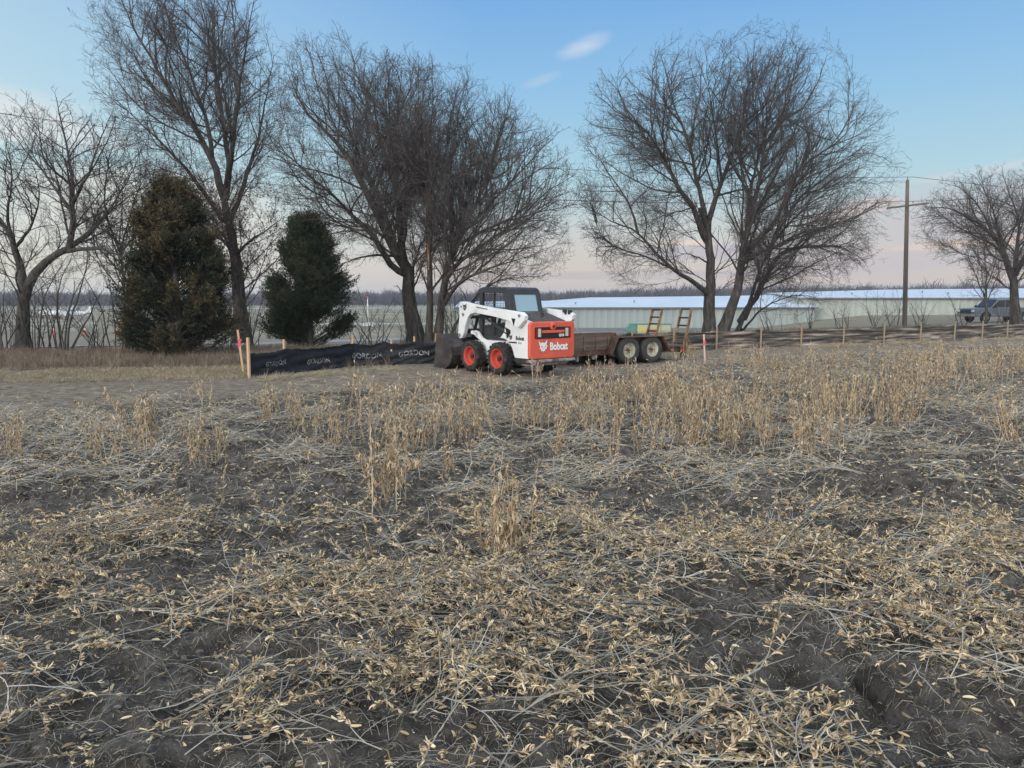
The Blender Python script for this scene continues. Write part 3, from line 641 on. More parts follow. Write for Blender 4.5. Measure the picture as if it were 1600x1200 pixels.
def bare_tree(label, limbs, env, seed, grp='bare deciduous trees along the field', d=(3.0, 2.2, 5.5, 9), up=.05, wig=.10, twig=None, droop=0, name='bare_tree', cat='bare tree', rt=.0055, out=.5, trunk_m=None, leaves=0, flare=1.0, lf=(.42, .42, .45), peel=None, fill=1500, fgap=.70):
    rg = np.random.default_rng(seed); K = 16
    b0 = Vector(limbs[0][0][0]); base = empty(name, (b0.x, b0.y, float(gz(b0.x, b0.y)))); tag(base, label, cat, grp)
    org = np.array(base.location[:]); PP, RR, LL = [], [], []
    for pts, r0, r1 in limbs:
        P, L = resample([tuple(p) for p in pts], K)
        P[1:-1] += rg.normal(0, .012 * L / 4, (K - 2, 3)) ; PP.append(P - org); LL.append(L)
        t = np.linspace(0, 1, K); r = .86 * (r0 * (1 - t) ** (1.25 if r1 < .05 else .8) + r1 * .6 * t)
        RR.append(r)
    PP = np.array(PP); RR = np.array(RR)
    for i in range(len(limbs)):
        if PP[i, 0, 2] < .25: RR[i, 0] *= 1.35 * flare; RR[i, 1] *= 1.1
    env = [(np.array(c) - org, np.array(r)) for c, r in env]; cen = np.mean([c for c, r in env], axis=0) - [0, 0, 2.0]
    G = Geo(); V, Q = tubes(PP, RR, 12)
    V += nrm(V - np.repeat(PP.reshape(-1, 3), 12, 0)) * ((fbm(V[:, 0] * 5 + V[:, 2] * .7, V[:, 1] * 5 + 3, 3, 3) - .5) * .22 * np.repeat(RR.ravel(), 12))[:, None]
    G.add(V, Q); G.obj('trunk', trunk_m or M_bark, base, smooth=True)
    if peel:
        Gp = Geo()
        for i, t0, t1, k in peel:
            s0, s1 = int(t0 * (K - 1)), int(t1 * (K - 1)) + 1; V, Q = tubes(PP[i:i + 1, s0:s1], RR[i:i + 1, s0:s1] * 1.06 + .004, 12)
            sel = [q for n_, q in enumerate(Q) if fbm(n_ // 12 * .35 + 7, (n_ % 12) * .45, 4, 2) > k]
            Gp.add(V, sel)
        if Gp.Q: Gp.obj('peeled_bark', M_peel, base, smooth=True)
    G = Geo(); tw = twig or M_twig
    A1 = spawn(PP, RR, d[0] * 1.6, .18, (.4, 1.1), lf[0] * 1.15, .7, 4.2, 11, wig, up, out, cen, env, rg, .012, rf=.75)
    if fill:
        pts = []
        for c_, r_ in env:
            q = nrm(rg.normal(size=(fill, 3))) * rg.uniform(.25, 1, (fill, 1)) ** (1 / 2.2); pts.append(q * r_ * .97 + c_)
        pts = np.concatenate(pts); rg.shuffle(pts)
        Nn = np.concatenate([PP[:, 3:].reshape(-1, 3), A1[0][:, 2:].reshape(-1, 3)]); Tt = np.concatenate([nrm(np.gradient(PP, axis=1))[:, 3:].reshape(-1, 3), nrm(np.gradient(A1[0], axis=1))[:, 2:].reshape(-1, 3)])
        Rn = np.concatenate([RR[:, 3:].ravel(), A1[1][:, 2:].ravel()])
        got = []; B = []; Rb = []
        tips = A1[0][:, 5:].reshape(-1, 3)
        for q in pts:
            if np.min(np.sum((tips - q) ** 2, 1)) < .32 ** 2: continue
            if got and np.min(np.sum((np.array(got) - q) ** 2, 1)) < fgap ** 2: continue
            v = q - Nn; D_ = np.linalg.norm(v, axis=1) + 1e-6; cs = (v * Tt).sum(1) / D_
            cost = D_ * (1 + 1.2 * np.clip(.75 - cs, 0, 2)) + 5 * (D_ < .4) + np.clip(-v[:, 2], 0, 9) * .8; j = int(np.argmin(cost))
            if cs[j] < .05 or D_[j] > 5.0: continue
            t_ = np.linspace(0, 1, 11)[:, None]; c1 = Nn[j] + Tt[j] * D_[j] * .5; P_ = Nn[j] * (1 - t_) ** 2 + 2 * c1 * t_ * (1 - t_) + q * t_ ** 2
            P_[1:] += np.cumsum(rg.normal(0, .014 * D_[j], (10, 3)), 0); B.append(P_); got.append(q)
            r0 = min(Rn[j] * .8, max(.008, D_[j] * .0095)); Rb.append(np.linspace(r0, r0 * .35, 11))
        if B: A1 = (np.concatenate([A1[0], np.array(B)]), np.concatenate([A1[1], np.array(Rb)]))
    A2 = spawn(*A1, d[1] * 1.2, .10, (.4, 1.1), lf[1] * 1.1, .40, 2.0, 7, wig * 1.1, up, out * .6, cen, env, rg, .007, droop=droop * .3)
    A3 = spawn(*A2, d[2] * 1.25, .08, (.4, 1.1), lf[2], .18, .8, 5, wig * 1.2, up, .1, cen, env, rg, rt, droop=droop * .7)
    A4 = spawn(*A3, d[3] * 1.35, .1, (.35, .95), .55, .10, .34, 3, wig, up, 0, cen, env, rg, rt * .72, droop=droop)
    for (P, Rr), sd in ((A1, 5), (A2, 4), (A3, 3), (A4, 3)):
        V, Q = tubes(P, Rr, sd); G.add(V, Q, rnd=np.repeat(rg.uniform(0, 1, len(P)), P.shape[1] * sd))
    G.obj('crown', tw, base)
    if leaves:
        P = A3[0][:, -1]; P = P[(P[:, 2] < P[:, 2].max() * .42)]; P = P[rg.uniform(size=len(P)) < leaves]; n = len(P)
        if n:
            u = nrm(rg.normal(size=(n, 3))) * .045; v = nrm(np.cross(u, rg.normal(size=(n, 3)))) * .028
            V = np.stack([P - u, P + v, P + u, P - v], 1); G = Geo(); G.add(V, np.arange(4 * n).reshape(n, 4), rnd=np.repeat(rg.uniform(size=n), 4)); G.obj('withered_leaves', M_leafb, base)
    print('TREE', seed, [len(a[0]) for a in (A1, A2, A3, A4)]); return base
M_leafb = mat('withered_leaf', [(0, (.10, .055, .045)), (1, (.22, .12, .085))], attr='rnd')
def tr(d, *pts):
    """joints given as (photo x, photo y[, offset in depth])"""
    return [px(p[0], p[1], d + (p[2] if len(p) > 2 else 0)) for p in pts]
def ell(d, X0, X1, Y0, Y1, dep):
    a = px(X0, Y1, d); b = px(X1, Y0, d); return ((a.x + b.x) / 2, d, (a.z + b.z) / 2), (abs(b.x - a.x) / 2, dep, abs(b.z - a.z) / 2)
# big round-crowned tree on the right
D = 34
L4 = [(tr(D, (1108, 528), (1108, 470), (1110, 412), (1104, 353), (1092, 325)), .34, .15),
      (tr(D, (1104, 375), (1082, 325, -.5), (1055, 285, -1), (1027, 228, -1.2), (1006, 199, -1.5), (964, 174, -1.7), (930, 148, -2)), .17, .02),
      (tr(D, (1106, 360), (1112, 328, .5), (1127, 287, .8), (1152, 216, 1.2), (1166, 157, 1.4), (1168, 90, 1.6)), .17, .02),
      (tr(D, (1102, 340), (1090, 285, 1), (1077, 228, 1.5), (1052, 160, 1.7), (1032, 85, 2)), .14, .02),
      (tr(D, (1108, 462), (1085, 442, -.6), (1060, 428, -1), (1027, 399, -1.4), (997, 364, -1.7), (956, 345, -2), (905, 318, -2.3)), .14, .02),
      (tr(D, (997, 364, -1.7), (985, 325, -1.5), (972, 300, -1.3), (945, 262, -1.2), (922, 218, -1)), .07, .015),
      (tr(D, (1107, 412), (1090, 402, -1), (1068, 397, -1.8), (1043, 409, -2.4)), .05, .012),
      (tr(D, (1124, 528), (1138, 490), (1152, 457), (1158, 407), (1166, 362), (1181, 303), (1193, 228), (1193, 178), (1178, 130)), .30, .03),
      (tr(D, (1158, 412), (1185, 375, -.8), (1206, 353, -1.2), (1232, 300, -1.8), (1262, 252, -2), (1310, 220, -2.2), (1350, 178, -2.4)), .15, .02),
      (tr(D, (1192, 235), (1208, 205, .8), (1227, 187, 1), (1256, 166, 1.4), (1280, 122, 1.8), (1293, 84, 2)), .11, .015),
      (tr(D, (1160, 412), (1185, 395, .8), (1210, 385, 1.5), (1256, 362, 2), (1302, 353, 2.6), (1343, 337, 3), (1390, 314, 3.2)), .13, .02),
      (tr(D, (1206, 385, 1), (1235, 328, 1.8), (1277, 287, 2.4), (1327, 253, 3), (1366, 236, 3.2)), .10, .015),
      (tr(D, (1166, 355), (1176, 280, 1.5), (1205, 180, 2.2), (1232, 110, 2.6), (1240, 78, 2.6)), .10, .015),
      (tr(D, (1127, 290, .8), (1120, 220, -.6), (1110, 160, -1), (1102, 82, -1.2)), .08, .015)]
E4 = [ell(D, 905, 1200, 60, 330, 5.6), ell(D, 1060, 1310, 45, 330, 5.8), ell(D, 1130, 1395, 110, 470, 5.8), ell(D, 890, 1100, 150, 450, 4)]
S4 = [bare_tree('largest round crowned bare tree, dark forked trunks behind the trailer ramps', L4, E4, 4, droop=.05, wig=.12, d=(2.6, 2.9, 5.0, 8.5), fill=1000, fgap=.82)]
L4b = [(tr(37, (1158, 524), (1160, 495), (1190, 450), (1212, 402), (1260, 385, 1), (1318, 387, 1.6), (1355, 412, 2)), .20, .02),
       (tr(37, (1164, 500), (1192, 440, -.6), (1222, 420, -1), (1262, 418, -1.4), (1300, 437, -1.6)), .10, .015),
       (tr(37, (1150, 522), (1172, 470), (1190, 415), (1232, 350), (1290, 300), (1340, 268)), .12, .015),
       (tr(37, (1162, 515), (1192, 482, -1), (1240, 462, -1.4), (1280, 470, -2)), .07, .012)]
bare_tree('low spreading bare tree with drooping branches right of the big trunk', L4b, [ell(37, 1160, 1390, 250, 480, 5), ell(37, 1170, 1330, 380, 500, 4)], 41, droop=.3, wig=.13, fill=300, fgap=1.1, d=(2.2, 2.2, 4.4, 7))
# dense fan-shaped trees in the middle
D = 28
L3 = [(tr(D, (650, 548), (642, 480), (638, 436), (616, 385), (576, 311), (539, 238), (510, 209), (473, 161), (450, 116)), .36, .02),
      (tr(D, (640, 440), (628, 392), (624, 326), (620, 260, 1), (618, 194, 1.2), (627, 132, 1.4), (606, 92, 1.5)), .20, .02),
      (tr(D, (636, 430), (613, 415, -.5), (583, 370, -1), (547, 333, -1.4), (510, 297, -1.8), (466, 256, -2), (425, 222, -2.2)), .15, .02),
      (tr(D, (618, 388), (598, 330, .6), (576, 275, 1.2), (547, 209, 1.6), (521, 150, 2), (494, 80, 2.2)), .14, .02),
      (tr(D, (624, 330), (604, 250, -1), (580, 180, -1.6), (560, 120, -1.8), (548, 78, -2)), .11, .015),
      (tr(D, (628, 400), (575, 400, -1.4), (530, 415, -2.2), (500, 440, -2.6)), .07, .012),
      (tr(D, (630, 380), (640, 280, -1), (652, 190, -1.6), (655, 100, -1.8)), .10, .015),
      (tr(D, (612, 380), (570, 350, 1.2), (520, 345, 2), (470, 330, 2.6)), .08, .012)]
E3 = [ell(D, 416, 560, 56, 300, 4), ell(D, 412, 680, 58, 420, 5.2), ell(D, 520, 745, 82, 430, 5)]
bare_tree('dense fan shaped bare tree with thick dark trunk left of the peeling trunk', L3, E3, 3, up=.045, wig=.11, d=(2.9, 3.4, 6, 9), out=.8, twig=M_twigr)
D = 27
L3b = [(tr(D, (668, 545), (672, 480), (670, 407), (666, 319), (662, 216), (657, 168)), .17, .03),
       (tr(D, (684, 545), (690, 480), (701, 407), (723, 355), (752, 304), (781, 245), (803, 190)), .20, .02),
       (tr(D, (688, 490), (700, 430, -.8), (752, 385, -1.4), (803, 348, -1.8), (858, 297, -2), (900, 272, -2.2)), .13, .015),
       (tr(D, (695, 450), (715, 380, .8), (767, 319, 1.4), (822, 260, 1.8), (875, 205, 2)), .12, .015),
       (tr(D, (690, 480), (720, 440, -1.4), (765, 420, -2), (811, 404, -2.3), (855, 390, -2.5)), .10, .015),
       (tr(D, (672, 360), (684, 300, 1), (700, 220, 1.4), (712, 150, 1.6), (722, 118, 1.7)), .09, .015),
       (tr(D, (705, 400), (725, 320, 1.8), (760, 230, 2.4), (775, 165, 2.6)), .10, .015),
       (tr(D, (700, 530), (730, 480, 1), (775, 440, 2), (850, 430, 2.5)), .08, .012),
       (tr(D, (710, 385), (780, 350, 1), (850, 330, 1.6), (905, 318, 2)), .09, .012),
       (tr(D, (662, 300), (650, 240, -1), (640, 170, -1.6), (655, 120, -1.8)), .07, .012),
       (tr(D, (660, 550), (650, 490), (640, 470), (620, 445)), .06, .02)]
bare_tree('leaning bare tree with orange peeling bark behind the loader arm', L3b, [ell(D, 610, 800, 92, 440, 4.4), ell(D, 680, 860, 138, 440, 4.4), ell(D, 690, 918, 178, 460, 4.6)], 33, up=.045, wig=.11, d=(3.2, 3.6, 6, 9), out=.8, twig=M_twigr, peel=[(0, .35, .98, .46), (1, .0, .12, .5)])
# tall vase-shaped tree
D = 29
L2 = [(tr(D, (378, 535), (374, 470), (368, 400), (357, 350), (350, 308)), .33, .20),
      (tr(D, (351, 312), (335, 260), (315, 217), (280, 170), (245, 105), (212, 50), (190, 0), (178, -30)), .17, .02),
      (tr(D, (352, 310), (357, 259, 1), (346, 168, 1.5), (332, 105, 1.7), (318, 20, 2), (305, -45, 2.1)), .16, .02),
      (tr(D, (354, 300), (362, 235, -1), (371, 157, -1.4), (385, 70, -1.8), (398, -5, -2)), .15, .02),
      (tr(D, (350, 345), (318, 300, -1), (280, 252, -1.6), (238, 210, -2), (186, 160, -2.3)), .13, .02),
      (tr(D, (358, 345), (378, 300, 1), (395, 240, 1.5), (413, 170, 1.8), (428, 85, 2)), .13, .02),
      (tr(D, (335, 262), (322, 180, 1.4), (292, 105, 2), (262, 20, 2.3), (250, -40, 2.4)), .12, .02),
      (tr(D, (368, 400), (392, 375, -1), (420, 357, -1.5), (450, 334, -1.8)), .08, .012),
      (tr(D, (360, 380), (330, 350, 1), (290, 330, 1.8), (240, 330, 2.2)), .08, .012),
      (tr(D, (372, 150, -1.4), (368, 80, -.5), (362, 0, 0), (356, -50, 0)), .07, .012),
      (tr(D, (300, 195), (255, 150, 1), (205, 105, 1.6), (165, 60, 2)), .07, .012),
      (tr(D, (378, 480), (400, 440, 1), (415, 400, 1.6), (425, 372, 2)), .05, .01)]
bare_tree('tallest vase shaped bare tree reaching past the top edge between the two evergreens', L2, [ell(D, 158, 425, -60, 270, 4.6), ell(D, 215, 440, -20, 380, 4.6), ell(D, 235, 455, 180, 450, 4.2)], 2, up=.05, wig=.11, d=(2.6, 3.2, 5.6, 8.5), out=.7, fgap=.60, leaves=.5)
# pale crooked tree at the left edge
D = 24.7
L1 = [(tr(D, (36, 556), (36, 500), (37, 445), (30, 410), (24, 385), (0, 345), (-40, 300)), .30, .04),
      (tr(D, (38, 468), (52, 430), (82, 400), (108, 388), (114, 330), (110, 262), (98, 200), (88, 152)), .19, .02),
      (tr(D, (104, 392), (150, 388, -.5), (185, 400, -1), (225, 428, -1.4)), .09, .015),
      (tr(D, (108, 388), (140, 365, .6), (168, 330, 1.2), (195, 290, 1.6), (215, 250, 1.8)), .09, .015),
      (tr(D, (113, 320), (140, 265, -.8), (162, 205, -1.2), (178, 168, -1.4)), .07, .012),
      (tr(D, (112, 330), (80, 285, .8), (50, 240, 1.4), (25, 195, 1.6)), .08, .012),
      (tr(D, (30, 405), (12, 340, -.8), (18, 270, -1.2), (5, 200, -1.4)), .08, .012),
      (tr(D, (25, 385), (50, 350, -1), (62, 300, -1.4), (45, 240, -1.6)), .07, .012),
      (tr(D, (112, 290), (70, 250, -1), (60, 200, -1.6), (40, 165, -1.8)), .05, .01)]
bare_tree('crooked bare tree with forked trunk at the left edge of the picture', L1, [ell(D, -60, 130, 150, 450, 4), ell(D, 40, 230, 150, 460, 3.6)], 1, up=.03, wig=.14, d=(3.0, 3.0, 4.6, 6.5), twig=M_twig, rt=.0048)
L1b = [(tr(27, (200, 548), (196, 470), (190, 400), (205, 330), (230, 260)), .09, .015), (tr(27, (196, 470), (215, 400, .5), (260, 340, 1), (300, 290, 1)), .06, .012),
       (tr(27, (190, 400), (165, 330, -.6), (170, 250, -1), (190, 190, -1)), .05, .012), (tr(27, (192, 430), (150, 380, .8), (128, 330, 1)), .04, .01)]
bare_tree('slender tangled bare tree crowding the left side of the big evergreen', L1b, [ell(27, 120, 330, 180, 470, 3)], 12, up=.04, wig=.15, d=(4, 3.6, 5, 7), twig=M_twigr, leaves=.25)
# right edge trees
D = 45
L5 = [(tr(D, (1588, 510), (1585, 470), (1582, 435), (1567, 390), (1542, 358), (1510, 338), (1480, 325), (1446, 325)), .34, .02),
      (tr(D, (1584, 440), (1590, 380, 1), (1592, 345, 1.4), (1576, 300, 1.8), (1566, 266, 2)), .20, .02),
      (tr(D, (1572, 400), (1545, 378, -1), (1510, 364, -1.8), (1470, 362, -2.4)), .12, .015),
      (tr(D, (1555, 372), (1530, 325, 1), (1502, 295, 1.6), (1470, 285, 2)), .10, .015),
      (tr(D, (1586, 430), (1615, 380), (1640, 320), (1650, 275)), .20, .02),
      (tr(D, (1592, 350, 1.4), (1612, 300, 1), (1625, 262, .8)), .10, .015),
      (tr(D, (1565, 390), (1555, 340, -1), (1540, 300, -1.4), (1530, 268, -1.6)), .09, .012)]
bare_tree('spreading bare tree at the right edge in front of the parked pickup', L5, [ell(D, 1440, 1600, 262, 420, 5), ell(D, 1500, 1690, 250, 440, 5.5)], 5, wig=.13, d=(2.5, 2.6, 4.2, 6), rt=.0075)
L5b = [(tr(42, (1541, 508), (1541, 440), (1538, 390), (1530, 350)), .10, .015), (tr(42, (1541, 470), (1520, 420, .5), (1505, 380, .8)), .05, .01), (tr(42, (1541, 450), (1556, 410, -.5), (1566, 380, -.8)), .04, .01)]
bare_tree('thin straight bare sapling in front of the pickup door', L5b, [ell(42, 1495, 1585, 355, 490, 1.8)], 51, wig=.12, up=.06, d=(4, 3, 4, 5), rt=.006)

# brush: multi-stemmed leafless shrubs
def shrub(label, X, Yb, d, Hpx, Wpx, n, seed, grp, m=None, r=.022):
    rg = np.random.default_rng(seed); b = px(X, Yb, d); zb = float(gz(b.x, b.y)); root = empty('leafless_shrub', (b.x, b.y, zb)); tag(root, label, 'shrub', grp)
    H = Hpx / FPX * d; Wd = Wpx / FPX * d
    bb = np.stack([rg.normal(0, Wd * .10, n), rg.normal(0, Wd * .10, n), np.zeros(n)], -1)
    dd = np.stack([rg.normal(0, .42 * Wd / max(H, .1), n), rg.normal(0, .35, n), np.ones(n)], -1)
    P = curve_pts(bb, dd, rg.uniform(.6, 1.05, n) * H, 12, .09, .01, rg); Rr = r * rg.uniform(.5, 1.2, (n, 1)) * np.linspace(1, .2, 12)[None]
    G = Geo(); V, Q = tubes(P, Rr, 6); G.add(V, Q, rnd=.4); G.obj('stems', m or M_twig, root, smooth=True)
    env = [(np.array([0, 0, H * .5]), np.array([Wd, Wd, H * .62]))]; cen = np.array([0, 0, H * .3]); G = Geo()
    A2 = spawn(P, Rr, 3.2, .2, (.4, .9), .4, .15, 1.2, 6, .14, .03, .3, cen, env, rg, .006)
    A3 = spawn(*A2, 5, .1, (.4, .9), .45, .1, .5, 4, .12, .02, .1, cen, env, rg, .0042)
    for (Pc, Rc), sd in ((A2, 3), (A3, 3)):
        V, Q = tubes(Pc, Rc, sd); G.add(V, Q, rnd=np.repeat(rg.uniform(size=len(Pc)), Pc.shape[1] * sd))
    G.obj('twigs', m or M_twig, root)
for args in (
    ('crossing bare stems of the shrub right beside the crooked left trunk', 66, 552, 24.2, 150, 60, 7, 1, .03),
    ('tall leaning bare shrub between the crooked left tree and the big evergreen', 108, 556, 24, 190, 95, 8, 2, .04),
    ('dark bare shrub leaning out from the left flank of the big evergreen', 188, 552, 24.4, 175, 70, 10, 3, .03),
    ('low bare shrub at the far left edge of the picture', 6, 556, 24.2, 130, 60, 7, 4, .03),
    ('bare shrub in the gap between the two evergreens', 396, 540, 27.5, 150, 55, 8, 5, .025),
    ('arching bare shrub between the small evergreen and the dark trunk', 590, 540, 27, 110, 75, 8, 6, .02),
    ('bare brush at the foot of the tree with peeling bark', 705, 545, 26.5, 130, 85, 12, 7, .022),
    ('tangled brush thicket filling the gap right of the crooked left trunk', 150, 556, 25.5, 110, 110, 14, 11, .018),
    ('tangled brush thicket behind the crooked left trunk', 40, 556, 26.5, 120, 120, 14, 12, .018),
    ('fine twiggy thicket at the foot of the tall tree between the evergreens', 380, 545, 30, 90, 100, 14, 13, .016),
    ('fine twiggy thicket right of the smaller evergreen', 560, 545, 30, 80, 90, 12, 14, .014),
    ('fine twiggy thicket around the thick dark trunk', 640, 545, 26.8, 80, 110, 16, 15, .014),
    ('pale leaning brush right behind the leaning stake', 352, 562, 22.5, 62, 50, 12, 16, .010),
    ('bare shrub between the peeling trunk and the loader arm', 745, 540, 28, 110, 60, 9, 8, .02)):
    shrub(*args[:7], seed=args[7] + 60, grp='leafless shrubs along the left tree line', r=args[8])
for i, (X, H_, W_, lab) in enumerate(((1205, 60, 60, 'bare brush at the right foot of the low spreading tree'), (1262, 62, 55, 'first bare shrub right of the low spreading tree before the green wall'), (1318, 66, 55, 'middle bare shrub before the green wall'),
                     (1368, 70, 50, 'bare shrub just left of the power pole foot'), (1398, 66, 40, 'bare shrub touching the left of the power pole'), (1440, 62, 40, 'bare shrub just right of the power pole foot'), (1500, 60, 40, 'low bare shrub in front of the pickup nose'), (1566, 66, 50, 'bare brush under the right edge tree'))):
    shrub(lab, X, 510, 44, H_, W_, 8, 80 + i, 'leafless shrubs behind the right fence', r=.02)

# evergreens (junipers)
def spray(seed, n=34, L=.34):
    rg = np.random.default_rng(seed); G = Geo()
    b = np.stack([np.linspace(0, L, n), rg.normal(0, .02, n), rg.normal(0, .02, n)], -1)
    d = np.stack([rg.uniform(.4, 1.1, n), rg.normal(0, .75, n), rg.normal(.1, .6, n)], -1); d = nrm(d); ln = rg.uniform(.05, .14, n) * (1.15 - np.linspace(0, .5, n))
    w = nrm(np.cross(d, rg.normal(size=(n, 3)))) * .011
    m = b + d * ln[:, None] * .5; e = b + d * ln[:, None]
    V = np.stack([b - w * .3, m - w, e, m + w], 1); G.add(V, np.arange(4 * n).reshape(n, 4), rnd=np.repeat(np.clip(np.linspace(0, .75, n) + rg.normal(0, .18, n), 0, 1), 4)); return G.arrays()
def juniper(label, X, Yb, d, Ytop, Wpx, seed, cols, nspr, rag=(.70, 1.2)):
    rg = np.random.default_rng(seed); b = px(X, Yb, d); zb = float(gz(b.x, b.y)); root = empty('evergreen_tree', (b.x, b.y, zb)); tag(root, label, 'evergreen tree', 'junipers behind the left fence')
    H = px(X, Ytop, d).z - zb; Rm = Wpx / FPX * d / 2
    G = Geo(); V, Q = tubes(np.array([[[0, 0, -.1], [.03, 0, H * .3], [-.03, .02, H * .6], [0, 0, H * .93]]]), np.array([[.13, .10, .06, .02]]), 8); G.add(V, Q); G.obj('trunk', M_bark, root, smooth=True)
    nb = 260; t = rg.uniform(0, 1, nb) ** .85; az = rg.uniform(0, 6.283, nb); zz = .1 + t * (H - .35)
    zlow = 0; prof = lambda u: Rm * np.interp(u, [0, .12, .35, .6, .8, .92, 1], [.98, 1.04, .97, .74, .46, .22, .04])
    nc = 46; ca_ = rg.uniform(0, 6.283, nc); ct_ = np.linspace(.02, .98, nc) ** .9; cf_ = rg.uniform(*rag, nc); ci = rg.integers(0, nc, nb); az = ca_[ci] + rg.normal(0, .26, nb); zz = .1 + np.clip(ct_[ci] + rg.normal(0, .022, nb), 0, 1) * (H - .35); lump = cf_[ci]
    ln = prof(zz / H) * lump * rg.uniform(.85, 1.1, nb); up = .35 + .6 * zz / H
    dd = np.stack([np.cos(az), np.sin(az), np.full(nb, 0) + up], -1)
    P = curve_pts(np.stack([0 * zz, 0 * zz, np.maximum(zz - ln * up * .75, .05)], -1), dd, ln * np.sqrt(1 + up ** 2) * .93, 8, .05, .02, rg)
    G = Geo(); V, Q = tubes(P, np.linspace(.02, .005, 8)[None] * np.ones((nb, 1)), 4); G.add(V, Q, rnd=.3); G.obj('limbs', M_twig, root)
    # sprays along each limb, denser to the tips
    w = rg.integers(0, nb, nspr); tt = np.clip(rg.beta(2.6, 1.2, nspr), .12, .999) * 7; k = tt.astype(int); f = (tt - k)[:, None]
    p = P[w, k] * (1 - f) + P[w, k + 1] * f + rg.normal(0, .10, (nspr, 3)); tg = nrm(P[w, k + 1] - P[w, k]); p[:, 2] = np.maximum(p[:, 2], .05)
    dr = nrm(tg + rg.normal(0, .38, (nspr, 3)) + [0, 0, .35]); el = np.arcsin(dr[:, 2]); a2 = np.arctan2(dr[:, 1], dr[:, 0])
    clump = np.clip(.5 + (vnoise(p[:, 0] * 2 + 9, p[:, 2] * 2 + p[:, 1], seed + 3) - .5) * 1.1, 0, 1)
    G = Geo(); tm = [spray(seed * 50 + q) for q in range(8)]; q = rg.integers(0, 8, nspr)
    for kk in range(8):
        V0, A0, Q0, _, _, _ = tm[kk]; m = np.where(q == kk)[0]; n = len(m); sc = rg.uniform(.7, 1.25, n)
        c, s = np.cos(el[m]), np.sin(el[m]); X_ = V0[None, :, 0] * c[:, None] - V0[None, :, 2] * s[:, None]; Z_ = V0[None, :, 0] * s[:, None] + V0[None, :, 2] * c[:, None]; Y_ = np.broadcast_to(V0[None, :, 1], X_.shape)
        ca, sa = np.cos(a2[m])[:, None], np.sin(a2[m])[:, None]
        VV = np.stack([X_ * ca - Y_ * sa, X_ * sa + Y_ * ca, Z_], -1) * sc[:, None, None] + p[m][:, None]
        A = np.clip(A0[None] * .55 + clump[m][:, None] * .55 + rg.normal(0, .06, (n, 1)), 0, 1)
        G.add(VV.reshape(-1, 3), (Q0[None] + (np.arange(n) * len(V0))[:, None, None]).reshape(-1, 4), rnd=A.ravel())
    G.obj('crown', mat('juniper_foliage', cols, attr='rnd', rough=.7), root)
juniper('large dark evergreen with rusty brown sprays left of the black fence', 281, 566, 21.8, 284, 172, 5, [(0, (.011, .019, .013)), (.38, (.026, .035, .019)), (.62, (.060, .049, .025)), (1, (.135, .095, .048))], 7400, (.80, 1.14))
juniper('smaller dark green evergreen behind the black fence', 484, 545, 26.5, 338, 136, 9, [(0, (.014, .026, .015)), (.5, (.032, .048, .024)), (.8, (.055, .066, .034)), (1, (.10, .092, .048))], 6000, (.88, 1.10))

# distant woodland band
def woodland():
    G = Geo(); rg = np.random.default_rng(5); tm = []
    for k in range(6):
        n = 5; T = Geo(); P0 = np.array([[[0, 0, 0], [0, 0, .35], [0, 0, .7]]]); A0 = np.array([[.03, .022, .01]]); V, Q = tubes(P0, A0, 3); T.add(V, Q, rnd=.2)
        n = 46; zz = rg.uniform(.12, .8, n); th = rg.uniform(0, 6.28, n); d = np.stack([np.cos(th) * .5, np.sin(th) * .5, np.ones(n) * .9], -1)
        P = curve_pts(np.stack([rg.normal(0, .10, n), rg.normal(0, .10, n), zz * .75], -1), d, rg.uniform(.15, .38, n), 3, .15, 0, rg); V, Q = tubes(P, np.array([[.012, .009, .004]]) * np.ones((n, 1)), 3); T.add(V, Q, rnd=np.repeat(rg.uniform(.2, 1, n), 9)); tm.append(T.arrays())
    n = 5200; x = rg.uniform(-560, 640, n); y = 452 + rg.uniform(0, 1, n) ** 1.3 * 90 + 8 * vnoise(x * .02, x * 0, 3); h = (8.0 + 5.5 * fbm(x * .012, x * 0 + 3, 8, 4) + 3.4 * sstep(20, 120, x)) * rg.uniform(.65, 1.1, n) * np.where(rg.uniform(size=n) < .04, 1.25, 1)
    q = rg.integers(0, 6, n)
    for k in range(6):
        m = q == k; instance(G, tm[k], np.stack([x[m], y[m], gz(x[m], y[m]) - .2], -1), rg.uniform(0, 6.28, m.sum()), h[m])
    tag(G.obj('distant_woodland', mat('hazed_bare_wood', [(0, (.062, .060, .066)), (1, (.125, .118, .122))], attr='rnd')), 'grey band of bare woodland along the horizon', 'woodland', kind='stuff')  # bare-wood grey with the bluish distance haze mixed into the colour
woodland()

# ------------------------------------------------------------------ materials for built things
M_white = mat('white_paint', [(.25, (.42, .41, .39)), (.42, (.68, .69, .70)), (.8, (.82, .83, .84))], scale=2.2, rough=.45, spec=.5, bump=.05, bscale=60)
M_orange = mat('orange_paint', [(.25, (.40, .10, .065)), (.42, (.66, .10, .060)), (.7, (.78, .125, .070))], scale=2.4, rough=.42, spec=.5)
M_rim = mat('red_rim_paint', [(.3, (.30, .075, .055)), (.5, (.52, .065, .045)), (.7, (.66, .09, .060))], scale=6, rough=.5)
M_rub = mat('tyre_rubber', [(.35, (.014, .014, .015)), (.55, (.045, .041, .037)), (.75, (.11, .098, .082))], scale=8, rough=.85, bump=.3, bscale=40)
M_blk = mat('black_steel', [(.3, (.018, .018, .020)), (.7, (.050, .050, .052))], scale=5, rough=.55)
M_cab = mat('grey_cab_paint', [(.3, (.026, .029, .033)), (.7, (.050, .054, .060))], scale=3, rough=.5, spec=.4)
M_hood = mat('dusty_hood', [(.3, (.055, .050, .047)), (.7, (.12, .105, .095))], scale=6, rough=.8)
